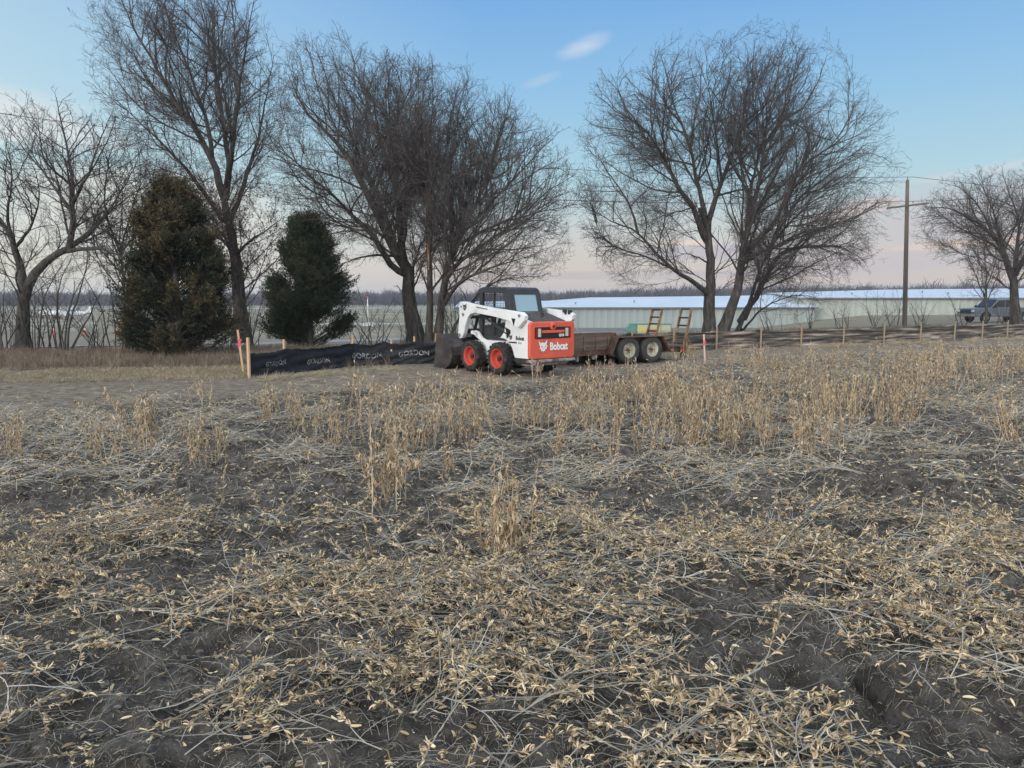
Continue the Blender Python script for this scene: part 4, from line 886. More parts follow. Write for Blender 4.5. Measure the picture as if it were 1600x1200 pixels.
M_bucket = mat('worn_bucket_steel', [(.3, (.035, .030, .030)), (.6, (.085, .072, .068)), (.8, (.15, .125, .11))], scale=4, rough=.6, metal=.3)
M_glass = mat('tinted_glass', [(0, (.30, .42, .45)), (1, (.34, .46, .50))], rough=.08, spec=.8, metal=.35)
M_dark = mat('dark_inset', [(0, (.014, .012, .012)), (1, (.022, .020, .020))], rough=.5)
M_lamp = mat('clear_lamp', [(.3, (.50, .49, .42)), (.7, (.66, .64, .56))], rough=.2, spec=.7)
M_redl = mat('red_lens', [(0, (.20, .012, .012)), (1, (.28, .02, .02))], rough=.25)
M_letw = mat('white_lettering', [(0, g(.78)), (1, g(.82))], rough=.5)
M_letb = mat('black_lettering', [(0, g(.03)), (1, g(.04))], rough=.5)
M_steel = mat('grey_steel', [(.3, (.20, .20, .20)), (.7, (.36, .36, .35))], scale=8, rough=.5, metal=.5)
M_seat = mat('yellow_headliner', [(0, (.42, .34, .16)), (1, (.55, .45, .24))], rough=.8)

# ------------------------------------------------------------------ skid steer loader
CAT = [(-.50, .16), (-.62, .62), (-.40, .36), (-.12, .42), (.14, .36), (.46, .66), (.36, .20), (.52, .02), (.34, -.06), (.42, -.22), (.20, -.20), (.16, -.44), (.02, -.34), (-.06, -.52), (-.16, -.34), (-.30, -.44), (-.30, -.18), (-.50, -.22), (-.40, -.02)]
EYES = [[(-.28, .10), (-.08, .02), (-.14, -.06), (-.30, .02)], [(.08, .02), (.26, .12), (.24, .02), (.12, -.06)], [(-.08, -.10), (.04, -.10), (-.02, -.20)]]
def emblem(size, m_in, m_eye, ext=.004):
    bm = bmesh.new(); b_prism(bm, [(x * size, y * size) for x, y in CAT], 0, ext, 'z', mi=0)
    for e in EYES: b_prism(bm, [(x * size, y * size) for x, y in e], ext * .9, ext * 1.5, 'z', mi=1)
    me = bpy.data.meshes.new('emblem'); bm.to_mesh(me); bm.free(); me.materials.append(m_in); me.materials.append(m_eye); return me
def put(me, name, parent, loc, xdir, ydir, m=None):
    """place flat lettering: local x along xdir, local y along ydir"""
    x = Vector(xdir).normalized(); y = Vector(ydir).normalized(); z = x.cross(y)
    o = bpy.data.objects.new(name, me); C.objects.link(o); o.parent = parent
    M = Matrix((x, y, z)).transposed().to_4x4(); M.translation = Vector(loc); o.matrix_local = M
    if m: me.materials.clear(); me.materials.append(m)
    return o
def loader():
    a = R(38.2); root = empty('skid_steer_loader', (-.014, 18.155, float(gz(0, 18))), 0)
    root.rotation_euler = (0, 0, math.pi / 2 + a)         # local X forward, Y left
    tag(root, 'white and orange skid steer loader with black bucket parked in front of the trailer', 'skid steer loader')
    bm = bmesh.new(); b_prism(bm, [(-1.38, .34), (1.0, .30), (1.08, .52), (.80, .74), (-.7, .78), (-1.38, .78)], -.50, .50, bev=.02); bobj('chassis', bm, M_white, root)
    bm = bmesh.new(); b_prism(bm, [(-1.36, .24), (.9, .22), (1.0, .30), (-1.38, .335)], -.48, .48, bev=.01); bobj('belly_plate', bm, M_blk, root)
    arc = [(-.45 + .47 * math.cos(t), .375 + .47 * math.sin(t)) for t in np.linspace(R(178), R(82), 10)]
    for s in (1, -1):
        y0, y1 = sorted((s * .50, s * .645))
        bm = bmesh.new(); b_prism(bm, [(-1.405, .42)] + [(-.95, .42)] + arc[1:] + [(-.42, .86), (-.56, 1.0), (-.62, 1.31), (-1.0, 1.33), (-1.405, 1.235)], y0, y1, bev=.012); bobj('side_panel', bm, M_white, root)
        y0, y1 = sorted((s * .50, s * .56))
        bm = bmesh.new(); b_prism(bm, [(.80, .90), (.72, .98), (.60, .96), (.44, .82), (.26, .765), (-.42, .77), (-.42, .45), (.12, .45), (.28, .66), (.62, .80)], y0, y1, bev=.01); bobj('fender', bm, M_white, root)
        # lift arm
        y0, y1 = sorted((s * .655, s * .765))
        bm = bmesh.new(); b_prism(bm, [(-1.42, 1.27), (-1.44, 1.37), (-1.32, 1.445), (-.32, 1.525), (.5, 1.615), (.92, 1.675), (1.04, 1.655), (1.09, 1.55), (1.08, 1.3), (1.15, .86), (1.09, .78), (.98, .79), (.90, .90), (.80, 1.16), (.73, 1.29), (.62, 1.37), (.44, 1.405), (-.30, 1.335), (-.88, 1.245), (-1.05, 1.14), (-1.20, 1.10)], y0, y1, bev=.018)
        arm = bobj('lift_arm', bm, M_white, root)
        bm = bmesh.new(); yo = s * .77
        for (xx, zz, r) in ((-1.26, 1.37, .035), (1.07, .86, .045), (.90, 1.36, .04), (.98, 1.55, .025)): b_tube(bm, (xx, yo - s * .02, zz), (xx, yo + s * .018, zz), r, seg=12)
        bobj('pivot_pin', bm, M_steel, arm)
        bm = bmesh.new(); b_box(bm, -.08, .36, min(yo - s * .01, yo + s * .004), max(yo - s * .01, yo + s * .004), 1.498, 1.515)
        bmesh.ops.rotate(bm, verts=bm.verts, cent=(0, 0, 1.5), matrix=Matrix.Rotation(R(-6), 3, 'Y')); bobj('stripe', bm, M_dark, arm)
        # links and cylinder
        bm = bmesh.new(); b_tube(bm, (.33, s * .60, 1.335), (-.28, s * .60, 1.09), .028); b_tube(bm, (-.12, s * .60, 1.155), (-.70, s * .60, .925), .050, seg=12); bobj('lift_cylinder', bm, M_blk, root)
        bm = bmesh.new(); b_prism(bm, [(-.66, .84), (-.64, 1.0), (-.60, 1.10), (-.78, 1.04), (-.80, .98), (-.74, .90)], min(s * .648, s * .66), max(s * .648, s * .66)); bobj('cylinder_pocket', bm, M_dark, root)
        bm = bmesh.new(); b_bar(bm, (.76, s * .585, .93), (.60, s * .585, .90), .05, .07); b_tube(bm, (.76, s * .55, .93), (.76, s * .62, .93), .045, seg=12); bobj('front_pivot', bm, M_white, root)
        bm = bmesh.new(); b_prism(bm, [(-1.12, 1.30), (-.98, 1.31), (-1.06, 1.14)], min(s * .766, s * .772), max(s * .766, s * .772)); bobj('arm_gusset', bm, M_dark, root)
    # front cross tube, quick attach plate
    bm = bmesh.new(); b_tube(bm, (1.0, -.66, .95), (1.0, .66, .95), .055, seg=12); b_box(bm, 1.16, 1.22, -.55, .55, .35, .80, .01); b_bar(bm, (1.10, .66, .82), (1.19, .50, .70), .08, .1); b_bar(bm, (1.10, -.66, .82), (1.19, -.50, .70), .08, .1); bobj('quick_attach', bm, M_blk, root)
    bm = bmesh.new(); b_tube(bm, (.88, .35, 1.3), (1.13, .35, .72), .04); b_tube(bm, (.88, -.35, 1.3), (1.13, -.35, .72), .04); b_tube(bm, (.88, -.66, 1.3), (.88, .66, 1.3), .04); bobj('tilt_cylinder', bm, M_blk, root)
    # bucket: bent shell with end plates
    prof = [(1.92, .86), (1.50, .72), (1.30, .56), (1.24, .36), (1.34, .14), (1.55, .02), (2.05, .0)]
    inn = [(2.05, .025), (1.56, .05), (1.37, .17), (1.28, .36), (1.335, .535), (1.515, .685), (1.91, .82)]
    bm = bmesh.new(); b_prism(bm, prof + inn, -.86, .86); bk = bobj('bucket', bm, M_bucket, root)
    for s in (1, -1):
        bm = bmesh.new(); b_prism(bm, [(1.93, .88), (1.50, .74), (1.29, .57), (1.225, .36), (1.33, .13), (1.55, .005), (2.06, -.0)], min(s * .86, s * .885), max(s * .86, s * .885), bev=.004); bobj('end_plate', bm, M_bucket, bk)
    bm = bmesh.new(); b_box(bm, 1.9, 2.12, -.88, .88, -.012, .0); bobj('cutting_edge', bm, M_steel, bk)
    # cab
    P = [(.62, .80), (.66, 1.20), (.60, 1.93), (.50, 2.0), (-.36, 1.985), (-.46, 1.93), (-.60, 1.42), (-.60, .82)]
    bm = bmesh.new()
    b_prism(bm, [(.72, 1.93), (.66, 1.99), (.50, 2.02), (-.38, 2.0), (-.47, 1.95), (-.47, 1.86), (.68, 1.88)], -.46, .46, bev=.02)
    for s in (1, -1):
        b_bar(bm, (-.38, s * .425, 1.90), (-.52, s * .425, 1.36), .07, .22); b_bar(bm, (-.585, s * .425, 1.40), (-.60, s * .425, .80), .06, .10)
        b_bar(bm, (.60, s * .425, 1.92), (.62, s * .425, .80), .06, .13); b_bar(bm, (.60, s * .425, .82), (-.58, s * .425, .82), .06, .08); b_bar(bm, (.10, s * .425, 1.90), (.10, s * .425, .85), .04, .03)
    b_prism(bm, [(-.50, 1.92), (-.44, 1.92), (-.565, 1.42), (-.625, 1.42)], -.43, -.33); b_prism(bm, [(-.50, 1.92), (-.44, 1.92), (-.565, 1.42), (-.625, 1.42)], .33, .43)
    b_prism(bm, [(-.50, 1.93), (-.43, 1.93), (-.45, 1.84), (-.52, 1.84)], -.33, .33); b_prism(bm, [(-.615, 1.45), (-.555, 1.45), (-.575, 1.38), (-.635, 1.38)], -.33, .33)
    cab = bobj('cab', bm, M_cab, root)
    bm = bmesh.new(); b_prism(bm, [(-.50, 1.845), (-.488, 1.845), (-.592, 1.45), (-.604, 1.45)], -.33, .33); bobj('rear_window', bm, M_glass, cab)
    for s in (1, -1):
        bm = bmesh.new(); b_prism(bm, [(.57, .84), (-.56, .84), (-.56, 1.22), (.57, 1.10)], min(s * .40, s * .415), max(s * .40, s * .415)); bobj('side_plate', bm, M_blk, cab)
        bm = bmesh.new()
        for i in range(19): x_ = .56 - i * .056; b_bar(bm, (x_, s * .41, 1.16), (x_, s * .41, 1.86), .006, .006)
        for i in range(13): z_ = 1.19 + i * .055; b_bar(bm, (.58, s * .405, z_), (-.44 - (1.86 - z_) * .2, s * .405, z_), .006, .006)
        bobj('side_screen', bm, M_blk, cab)
    bm = bmesh.new(); b_box(bm, -.40, -.20, -.26, .26, 1.05, 1.62, .05); b_box(bm, -.35, .15, -.26, .26, .92, 1.06, .04); bobj('seat', bm, M_blk, cab)
    bm = bmesh.new(); b_box(bm, -.50, -.44, -.30, .30, 1.40, 1.60, .02); bobj('headrest', bm, M_seat, cab)
    bm = bmesh.new(); b_box(bm, .20, .28, -.40, -.30, .9, 1.35, .01); b_box(bm, .20, .28, .30, .40, .9, 1.35, .01); b_box(bm, -.35, .5, -.41, .41, .80, .84); bobj('control_levers', bm, M_dark, cab)
    # hood, tailgate
    bm = bmesh.new(); b_prism(bm, [(-.60, 1.42), (-.66, 1.44), (-1.36, 1.25), (-1.40, 1.22), (-1.40, .8), (-.60, .8)], -.495, .495, bev=.015); hd = bobj('engine_cover', bm, M_hood, root)
    bm = bmesh.new(); b_tube(bm, (-1.12, .02, 1.30), (-.98, -.14, 1.38), .028); b_tube(bm, (-.98, -.14, 1.38), (-.92, -.16, 1.42), .034); b_box(bm, -.95, -.75, .2, .35, 1.36, 1.375); bobj('hood_latch', bm, M_blk, hd)
    def rrect(y0, y1, z0, z1, r, n=6):
        o = []
        for cy, cz, a0 in ((y1 - r, z1 - r, 0), (y0 + r, z1 - r, 90), (y0 + r, z0 + r, 180), (y1 - r, z0 + r, 270)):
            o += [(cy + r * math.cos(R(a0 + 90 * k / n)), cz + r * math.sin(R(a0 + 90 * k / n))) for k in range(n + 1)]
        return o
    bm = bmesh.new(); b_prism(bm, rrect(-.66, .66, .41, 1.235, .09), -1.50, -1.405, 'x', bev=.028); tg = bobj('tailgate', bm, M_orange, root)
    X = -1.503
    bm = bmesh.new(); b_prism(bm, rrect(-.53, .53, .86, 1.115, .03), X - .008, X + .02, 'x', bev=.004); bobj('grille_inset', bm, M_dark, tg)
    bm = bmesh.new(); b_box(bm, X - .02, X - .005, -.33, .33, .985, 1.045, .004)
    b_lathe(bm, [(.02, X - .024), (.085, X - .024), (.095, X + .0)], 20, 'x', (0, 0, 1.13)); b_prism(bm, [(-.12, 1.19), (.12, 1.19), (.075, 1.08), (-.075, 1.08)], X - .018, X, 'x'); bobj('latch_bar', bm, M_orange, tg)
    bm = bmesh.new(); b_lathe(bm, [(.002, X - .028), (.036, X - .028), (.038, X - .02)], 16, 'x', (0, 0, 1.13)); bobj('latch', bm, M_blk, tg)
    for s in (1, -1):
        bm = bmesh.new(); b_box(bm, X - .022, X - .008, min(s * .365, s * .445), max(s * .365, s * .445), .90, 1.085, .004); bobj('headlight', bm, M_lamp, tg)
        bm = bmesh.new(); b_box(bm, X - .018, X - .008, min(s * .455, s * .515), max(s * .455, s * .515), .885, 1.09, .004); bobj('tail_light', bm, M_redl, tg)
    # lettering: seen from behind, reading direction is local -Y
    put(text_mesh('Bobcat', .235, .003, .0085, .80), 'lettering', tg, (X - .006, -.17, .675), (0, -1, 0), (0, 0, 1), M_letw)
    put(emblem(.235, M_letw, M_orange), 'emblem', tg, (X - .006, .28, .68), (0, -1, 0), (0, 0, 1))
    put(text_mesh('S510', .085, .003, .003, .9), 'model_number', tg, (X - .014, -.245, .925), (0, -1, 0), (0, 0, 1), M_letw)
    put(text_mesh('Bobcat', .125, .002, .003, .85), 'lettering', root, (-1.13, .650, .86), (-1, 0, 0), (0, 0, 1), M_letb)
    put(emblem(.11, M_letb, M_white), 'emblem', root, (-.80, .648, .87), (-1, 0, 0), (0, 0, 1))
    put(emblem(.15, M_letb, M_white), 'emblem', root, (.83, .768, 1.53), (-1, 0, 0), (0, 0, 1))
    bm = bmesh.new(); b_box(bm, -1.02, -.74, .645, .650, .745, .778); bobj('dark_stripe', bm, mat('maroon_stripe', [(0, (.08, .012, .02)), (1, (.12, .02, .03))]), root)
    put(text_mesh('S510', .055, .002, .001), 'side_number', root, (-1.13, .650, .755), (-1, 0, 0), (0, 0, 1), mat('grey_number', [(0, g(.3)), (1, g(.35))]))
    bm = bmesh.new(); b_box(bm, -1.54, -1.35, -.66, .66, .34, .40, .012); b_prism(bm, [(-1.50, .335), (-.95, .335), (-1.0, .24), (-1.42, .26)], -.50, .50); bobj('rear_bumper', bm, mat('scuffed_bumper', [(.4, (.09, .085, .08)), (.6, (.34, .32, .30))], scale=5), root)
    bm = bmesh.new(); b_box(bm, -1.40, -.93, .50, .62, .30, .418, .01); bobj('side_skirt', bm, M_blk, root)
    bm = bmesh.new(); b_box(bm, -1.40, -.93, -.62, -.50, .30, .418, .01); bobj('side_skirt', bm, M_blk, root)
    # work lamps on the right arm
    bm = bmesh.new(); b_lathe(bm, [(.0, -1.27), (.04, -1.26), (.045, -1.2), (.03, -1.17)], 12, 'x', (0, -.60, 1.46)); b_tube(bm, (-1.22, -.62, 1.38), (-1.22, -.62, 1.44), .02); b_box(bm, -1.36, -1.28, -.72, -.64, 1.38, 1.48, .01); bobj('work_lamp', bm, M_blk, root)
    # wheels
    for x_ in (-.45, .633):
        for s in (1, -1):
            o0 = s * .55; o1 = s * .80; yy = lambda t: o0 + (o1 - o0) * t
            bm = bmesh.new(); b_lathe(bm, [(.215, yy(.04)), (.25, yy(0)), (.31, yy(-.02)), (.352, yy(.10)), (.358, yy(.5)), (.352, yy(.90)), (.31, yy(1.02)), (.25, yy(1.0)), (.215, yy(.94))], 40)
            for k in range(18):
                for h_, t0, t1, ph in ((0, .03, .56, 0), (1, .44, .97, .5)):
                    th = 2 * math.pi * (k + ph) / 18; vs = []
                    for (t, dth) in ((t0, -.05 if h_ == 0 else .10), (t1, .10 if h_ == 0 else -.05)):
                        for rr in (.345, .386 if (t0 < t < t1 or .2 < t < .8) else .375):
                            for w_ in (-.055, .055): aa = th + dth * 2 + w_; vs.append(bm.verts.new((rr * math.cos(aa), yy(t), rr * math.sin(aa))))
                    for f in ((0, 1, 3, 2), (4, 5, 7, 6), (0, 1, 5, 4), (2, 3, 7, 6), (0, 2, 6, 4), (1, 3, 7, 5)): bm.faces.new([vs[i] for i in f])
            bmesh.ops.recalc_face_normals(bm, faces=bm.faces)
            bmh = bmesh.new(); b_lathe(bmh, [(.0, yy(.74)), (.045, yy(.74)), (.052, yy(.60)), (.052, yy(.45))], 14)
            for k in range(8): t = k * math.pi / 4; b_tube(bmh, (.085 * math.cos(t), yy(.52), .085 * math.sin(t)), (.085 * math.cos(t), yy(.58), .085 * math.sin(t)), .010, seg=6)
            w = bobj('wheel', bmh, M_blk, root, (x_, 0, .375))
            bobj('tyre', bm, M_rub, w)
            bmr = bmesh.new(); b_lathe(bmr, [(.0, yy(.50)), (.13, yy(.50)), (.15, yy(.42)), (.185, yy(.40)), (.195, yy(.70)), (.205, yy(.92)), (.228, yy(.985)), (.232, yy(.95)), (.21, yy(.5))], 32); bobj('rim', bmr, M_rim, w)
loader()

# ------------------------------------------------------------------ equipment trailer
M_rust = mat('rusty_brown_paint', [(.3, (.050, .030, .024)), (.5, (.115, .066, .046)), (.7, (.21, .125, .080))], scale=5, rough=.75, bump=.3, bscale=60, bdist=.005)
M_plank = mat('weathered_planks', [(.3, (.09, .065, .050)), (.7, (.22, .165, .125))], scale=4, stretch=(.4, 3, 3), rough=.85)
M_creamr = mat('cream_wheel_paint', [(.35, (.30, .26, .19)), (.6, (.62, .58, .48))], scale=7, rough=.6)
M_ochre = mat('ochre_paint', [(.3, (.07, .045, .030)), (.55, (.24, .155, .075)), (.75, (.42, .29, .13))], scale=5, rough=.7)
M_redp = mat('dull_red_paint', [(.3, (.16, .035, .030)), (.7, (.34, .07, .055))], scale=6, rough=.6)
def trailer():
    root = empty('flatbed_trailer', (3.08, 20.3, float(gz(3, 20.3))), R(30))
    tag(root, 'rust brown tandem axle flatbed trailer with raised ochre loading ramps behind the loader', 'trailer')
    bm = bmesh.new(); b_box(bm, -1.78, 2.15, .17, 1.95, .40, .445)
    bobj('deck', bm, M_plank, root)
    bm = bmesh.new()
    for y_ in (.15, 1.9): b_box(bm, -1.80, 2.17, y_, y_ + .07, .26, .395); b_box(bm, -1.80, 2.17, y_ - .02, y_ + .09, .39, .402); b_box(bm, -1.80, 2.17, y_ - .02, y_ + .09, .252, .264)
    for x_ in np.linspace(-1.7, 2.1, 8): b_box(bm, x_ - .03, x_ + .03, .20, 1.92, .29, .385)
    b_bar(bm, (-1.8, .25, .33), (-2.75, 1.03, .33), .08, .12); b_bar(bm, (-1.8, 1.85, .33), (-2.75, 1.03, .33), .08, .12); b_tube(bm, (-2.72, 1.03, .02), (-2.72, 1.03, .62), .03)
    bobj('frame', bm, M_rust, root)
    for y_ in (.145, 1.93):
        bm = bmesh.new(); b_box(bm, -1.79, -.47, y_, y_ + .04, .52, .76, .004); b_box(bm, -1.79, -.47, y_ - .01, y_ + .05, .76, .785, .004)
        for x_ in (-1.7, -1.3, -.9, -.52): b_box(bm, x_ - .03, x_ + .03, y_ - .02, y_ - .003, .40, .75)
        b_box(bm, -1.79, -.47, y_ + .005, y_ + .035, .455, .51); bobj('side_board', bm, M_plank, root)
    bm = bmesh.new(); b_box(bm, -1.83, -1.79, .16, 1.94, .42, .80, .004); bobj('front_board', bm, M_plank, root)
    for y0, y1 in ((-.16, .145), (1.99, 2.29)):
        bm = bmesh.new(); o_ = [(-.62, .30), (-.42, .735), (1.14, .735), (1.42, .30)]; i_ = [(1.385, .30), (1.125, .715), (-.405, .715), (-.585, .30)]
        b_prism(bm, o_ + i_, y0, y1); b_prism(bm, [(-.58, .30), (-.40, .72), (1.12, .72), (1.38, .30), (1.30, .30), (1.09, .64), (-.37, .64), (-.50, .30)], y1 - .03 if y0 < 1 else y0, y1 if y0 < 1 else y0 + .03)
        bobj('mudguard', bm, M_rust, root)
        bm = bmesh.new(); b_box(bm, -.35, 1.1, y1 - .02 if y0 < 1 else y0 - .01, y1 + .0 if y0 < 1 else y0 + .01, .45, .70); bobj('wheel_well_panel', bm, M_rust, root)
    for x_ in (0, .80):
        for s, yc in ((-1, 0), (1, 2.13)):
            Y = lambda t: yc + s * t        # +t is outward
            bmh = bmesh.new(); b_lathe(bmh, [(0, Y(.085)), (.035, Y(.085)), (.045, Y(.03)), (.05, Y(-.02))], 14)
            for k in range(6): t = k * math.pi / 3; b_tube(bmh, (.075 * math.cos(t), Y(.02), .075 * math.sin(t)), (.075 * math.cos(t), Y(.045), .075 * math.sin(t)), .013, seg=6)
            w = bobj('wheel', bmh, M_rust, root, (x_, 0, .372))
            bm = bmesh.new(); b_lathe(bm, [(.205, Y(-.10)), (.27, Y(-.115)), (.34, Y(-.10)), (.365, Y(-.075)), (.372, Y(-.03)), (.368, Y(-.028)), (.372, Y(-.022)), (.372, Y(.03)), (.368, Y(.034)), (.372, Y(.04)), (.365, Y(.075)), (.34, Y(.10)), (.27, Y(.115)), (.205, Y(.10))], 40); bobj('tyre', bm, mat('worn_tyre_rubber', [(.3, (.040, .040, .040)), (.7, (.085, .082, .078))], scale=6) if (x_ == 0 and s == -1) else bpy.data.materials['worn_tyre_rubber'], w)
            bm = bmesh.new(); b_lathe(bm, [(.04, Y(.02)), (.105, Y(.025)), (.12, Y(.0)), (.135, Y(-.02)), (.165, Y(-.015)), (.175, Y(.05)), (.19, Y(.075)), (.208, Y(.098)), (.212, Y(.09)), (.20, Y(.0))], 32); bobj('rim', bm, M_creamr, w)
    bm = bmesh.new()
    for x_ in (0, .80): b_tube(bm, (x_, .0, .372), (x_, 2.13, .372), .035)
    b_bar(bm, (-.3, .28, .30), (1.1, .28, .30), .05, .04); bobj('axle', bm, M_blk, root)
    # dark equalizer, safety chain and jack under the nose
    bm = bmesh.new(); b_box(bm, -1.0, -.85, .2, .3, .14, .27, .01); b_box(bm, -1.5, -1.42, .2, .28, .10, .27, .01); bobj('jack_foot', bm, M_steel, root)
    for (y0, base) in ((.17, .36), (1.42, .44)):
        bm = bmesh.new(); w_ = .42; L = 1.10 if y0 < 1 else .98; lean = .27
        q = lambda t, y_: (2.17 + lean * t, y_, base + t * L)
        for y_ in (y0, y0 + w_): b_bar(bm, q(0, y_), q(1, y_), .035, .075)
        rp_ = bobj('ramp', bm, M_ochre, root)
        bm = bmesh.new()
        bm.free()
        for t in (.10, .34, .56, .76, .985):
            bm = bmesh.new(); b_bar(bm, q(t, y0), q(t, y0 + w_), .07, .045); bobj('rung', bm, M_blk, rp_)
    bm = bmesh.new(); b_bar(bm, (2.20, .15, .72), (2.42, .02, .34), .03, .03); b_bar(bm, (2.20, .15, .72), (2.22, .05, .32), .035, .03); b_bar(bm, (2.20, .04, .33), (2.46, .0, .33), .04, .05); bobj('ramp_stand', bm, M_ochre, root)
    bm = bmesh.new(); b_box(bm, 2.155, 2.22, .10, 1.98, .22, .38, .006); b_box(bm, 1.98, 2.12, .07, .13, .26, .40, .004); bobj('rear_bar', bm, M_redp, root)
    bm = bmesh.new(); b_box(bm, 2.10, 2.22, .10, .24, .08, .22, .02); bobj('stabiliser_foot', bm, M_rub, root)
    for y_ in (.14, 1.78):
        bm = bmesh.new(); b_box(bm, 2.222, 2.245, y_, y_ + .16, .26, .34, .006); bobj('tail_light', bm, M_redl, root)
trailer()

# ------------------------------------------------------------------ silt fences
M_fab = mat('black_silt_fabric', [(.3, (.006, .007, .010)), (.6, (.013, .015, .021)), (.8, (.04, .042, .046))], scale=3, rough=.6, spec=.35, bump=.25, bscale=25, bdist=.01)
M_fabd = mat('dusty_sheen_fabric', [(.38, (.018, .016, .015)), (.48, (.060, .047, .039)), (.57, (.20, .155, .118)), (.68, (.46, .40, .33))], scale=2.0, stretch=(.35, .35, 7), rough=.5, spec=.5)  # dust tones; the pale and dark streaks also paint light on the folds
M_lath = mat('new_wood', [(.3, (.50, .33, .19)), (.7, (.66, .47, .30))], scale=9, stretch=(1, 1, .2), rough=.8)
M_old = mat('old_stake_wood', [(.3, (.26, .20, .14)), (.7, (.42, .33, .24))], scale=9, stretch=(1, 1, .2), rough=.85)
class Fence:
    def __init__(s, P, seed, H0, H1, amp):
        s.P = np.array(P, float); s.S = np.concatenate([[0], np.cumsum(np.linalg.norm(np.diff(s.P, axis=0), axis=1))]); s.seed = seed; s.H0, s.H1, s.amp = H0, H1, amp; s.posts = s.S
    def base(s, u):
        x = np.interp(u, s.S, s.P[:, 0]); y = np.interp(u, s.S, s.P[:, 1]); e = .05
        tx = np.interp(u + e, s.S, s.P[:, 0]) - np.interp(u - e, s.S, s.P[:, 0]); ty = np.interp(u + e, s.S, s.P[:, 1]) - np.interp(u - e, s.S, s.P[:, 1]); L = np.hypot(tx, ty) + 1e-9
        return x, y, ty / L, -tx / L          # normal towards the field
    def pt(s, u, t, off=0):
        u = np.asarray(u, float); t = np.asarray(t, float); x, y, nx, ny = s.base(u)
        i = np.clip(np.searchsorted(s.posts, u) - 1, 0, len(s.posts) - 2); f = (u - s.posts[i]) / np.maximum(s.posts[i + 1] - s.posts[i], .01); f = np.clip(f, 0, 1)
        H = np.interp(u, [0, s.S[-1]], [s.H0, s.H1]); sag = 4 * f * (1 - f) * (.03 + .05 * hash2(i, i * 0, s.seed))
        v = t * H - sag * t
        # drape folds fanning from the post tops
        ph = t * 9 + (f - .5) * (t - 1) * 6
        n = s.amp * (np.sin(ph * 2.1 + 5 * vnoise(u * .9, t * 2, s.seed)) * .5 + (fbm(u * 1.1, t * 7 + u * .25, s.seed + 3, 3) - .5) * 1.6) * (.35 + 2.2 * f * (1 - f)) + .06 * (1 - t) ** 3 + off
        return np.stack([x + nx * n, y + ny * n, np.minimum(gh(x, y), gz(x, y) + .05) + v - .03], -1)
    def fabric(s, m, root):
        n = int(s.S[-1] / .05); k = 26; U, T = np.meshgrid(np.linspace(0, s.S[-1], n), np.linspace(0, 1, k), indexing='ij')
        V = s.pt(U, T); B = s.pt(U, T, -.006); i = np.arange(n - 1)[:, None] * k; j = np.arange(k - 1)[None]
        Q = np.stack([i + j, i + k + j, i + k + j + 1, i + j + 1], -1).reshape(-1, 4); G = Geo(); G.add(V, Q); G.add(B, Q[:, ::-1])
        e = np.arange(n - 1); a = e * k + k - 1; o = n * k; G.Q.append(np.stack([a, a + k, a + k + o, a + o], -1)); G.MQ.append(np.zeros(n - 1, int))
        ob = G.obj('fabric', m, root, smooth=True); return ob
    def post(s, root, u, h, w=.038, m=None, back=-.035, lean=0):
        x, y, nx, ny = [float(q) for q in s.base(np.array(u))]; z = float(gz(x, y)); bm = bmesh.new(); b_box(bm, -w / 2, w / 2, -w / 2, w / 2, -.15, h, .003)
        bobj('post', bm, m or M_lath, root, (x + nx * back - root.location.x, y + ny * back - root.location.y, z - root.location.z), (lean, lean * .5, math.atan2(-nx, ny)))
def shift(o, root):
    o.parent = root; o.location = (-root.location.x, -root.location.y, -root.location.z)
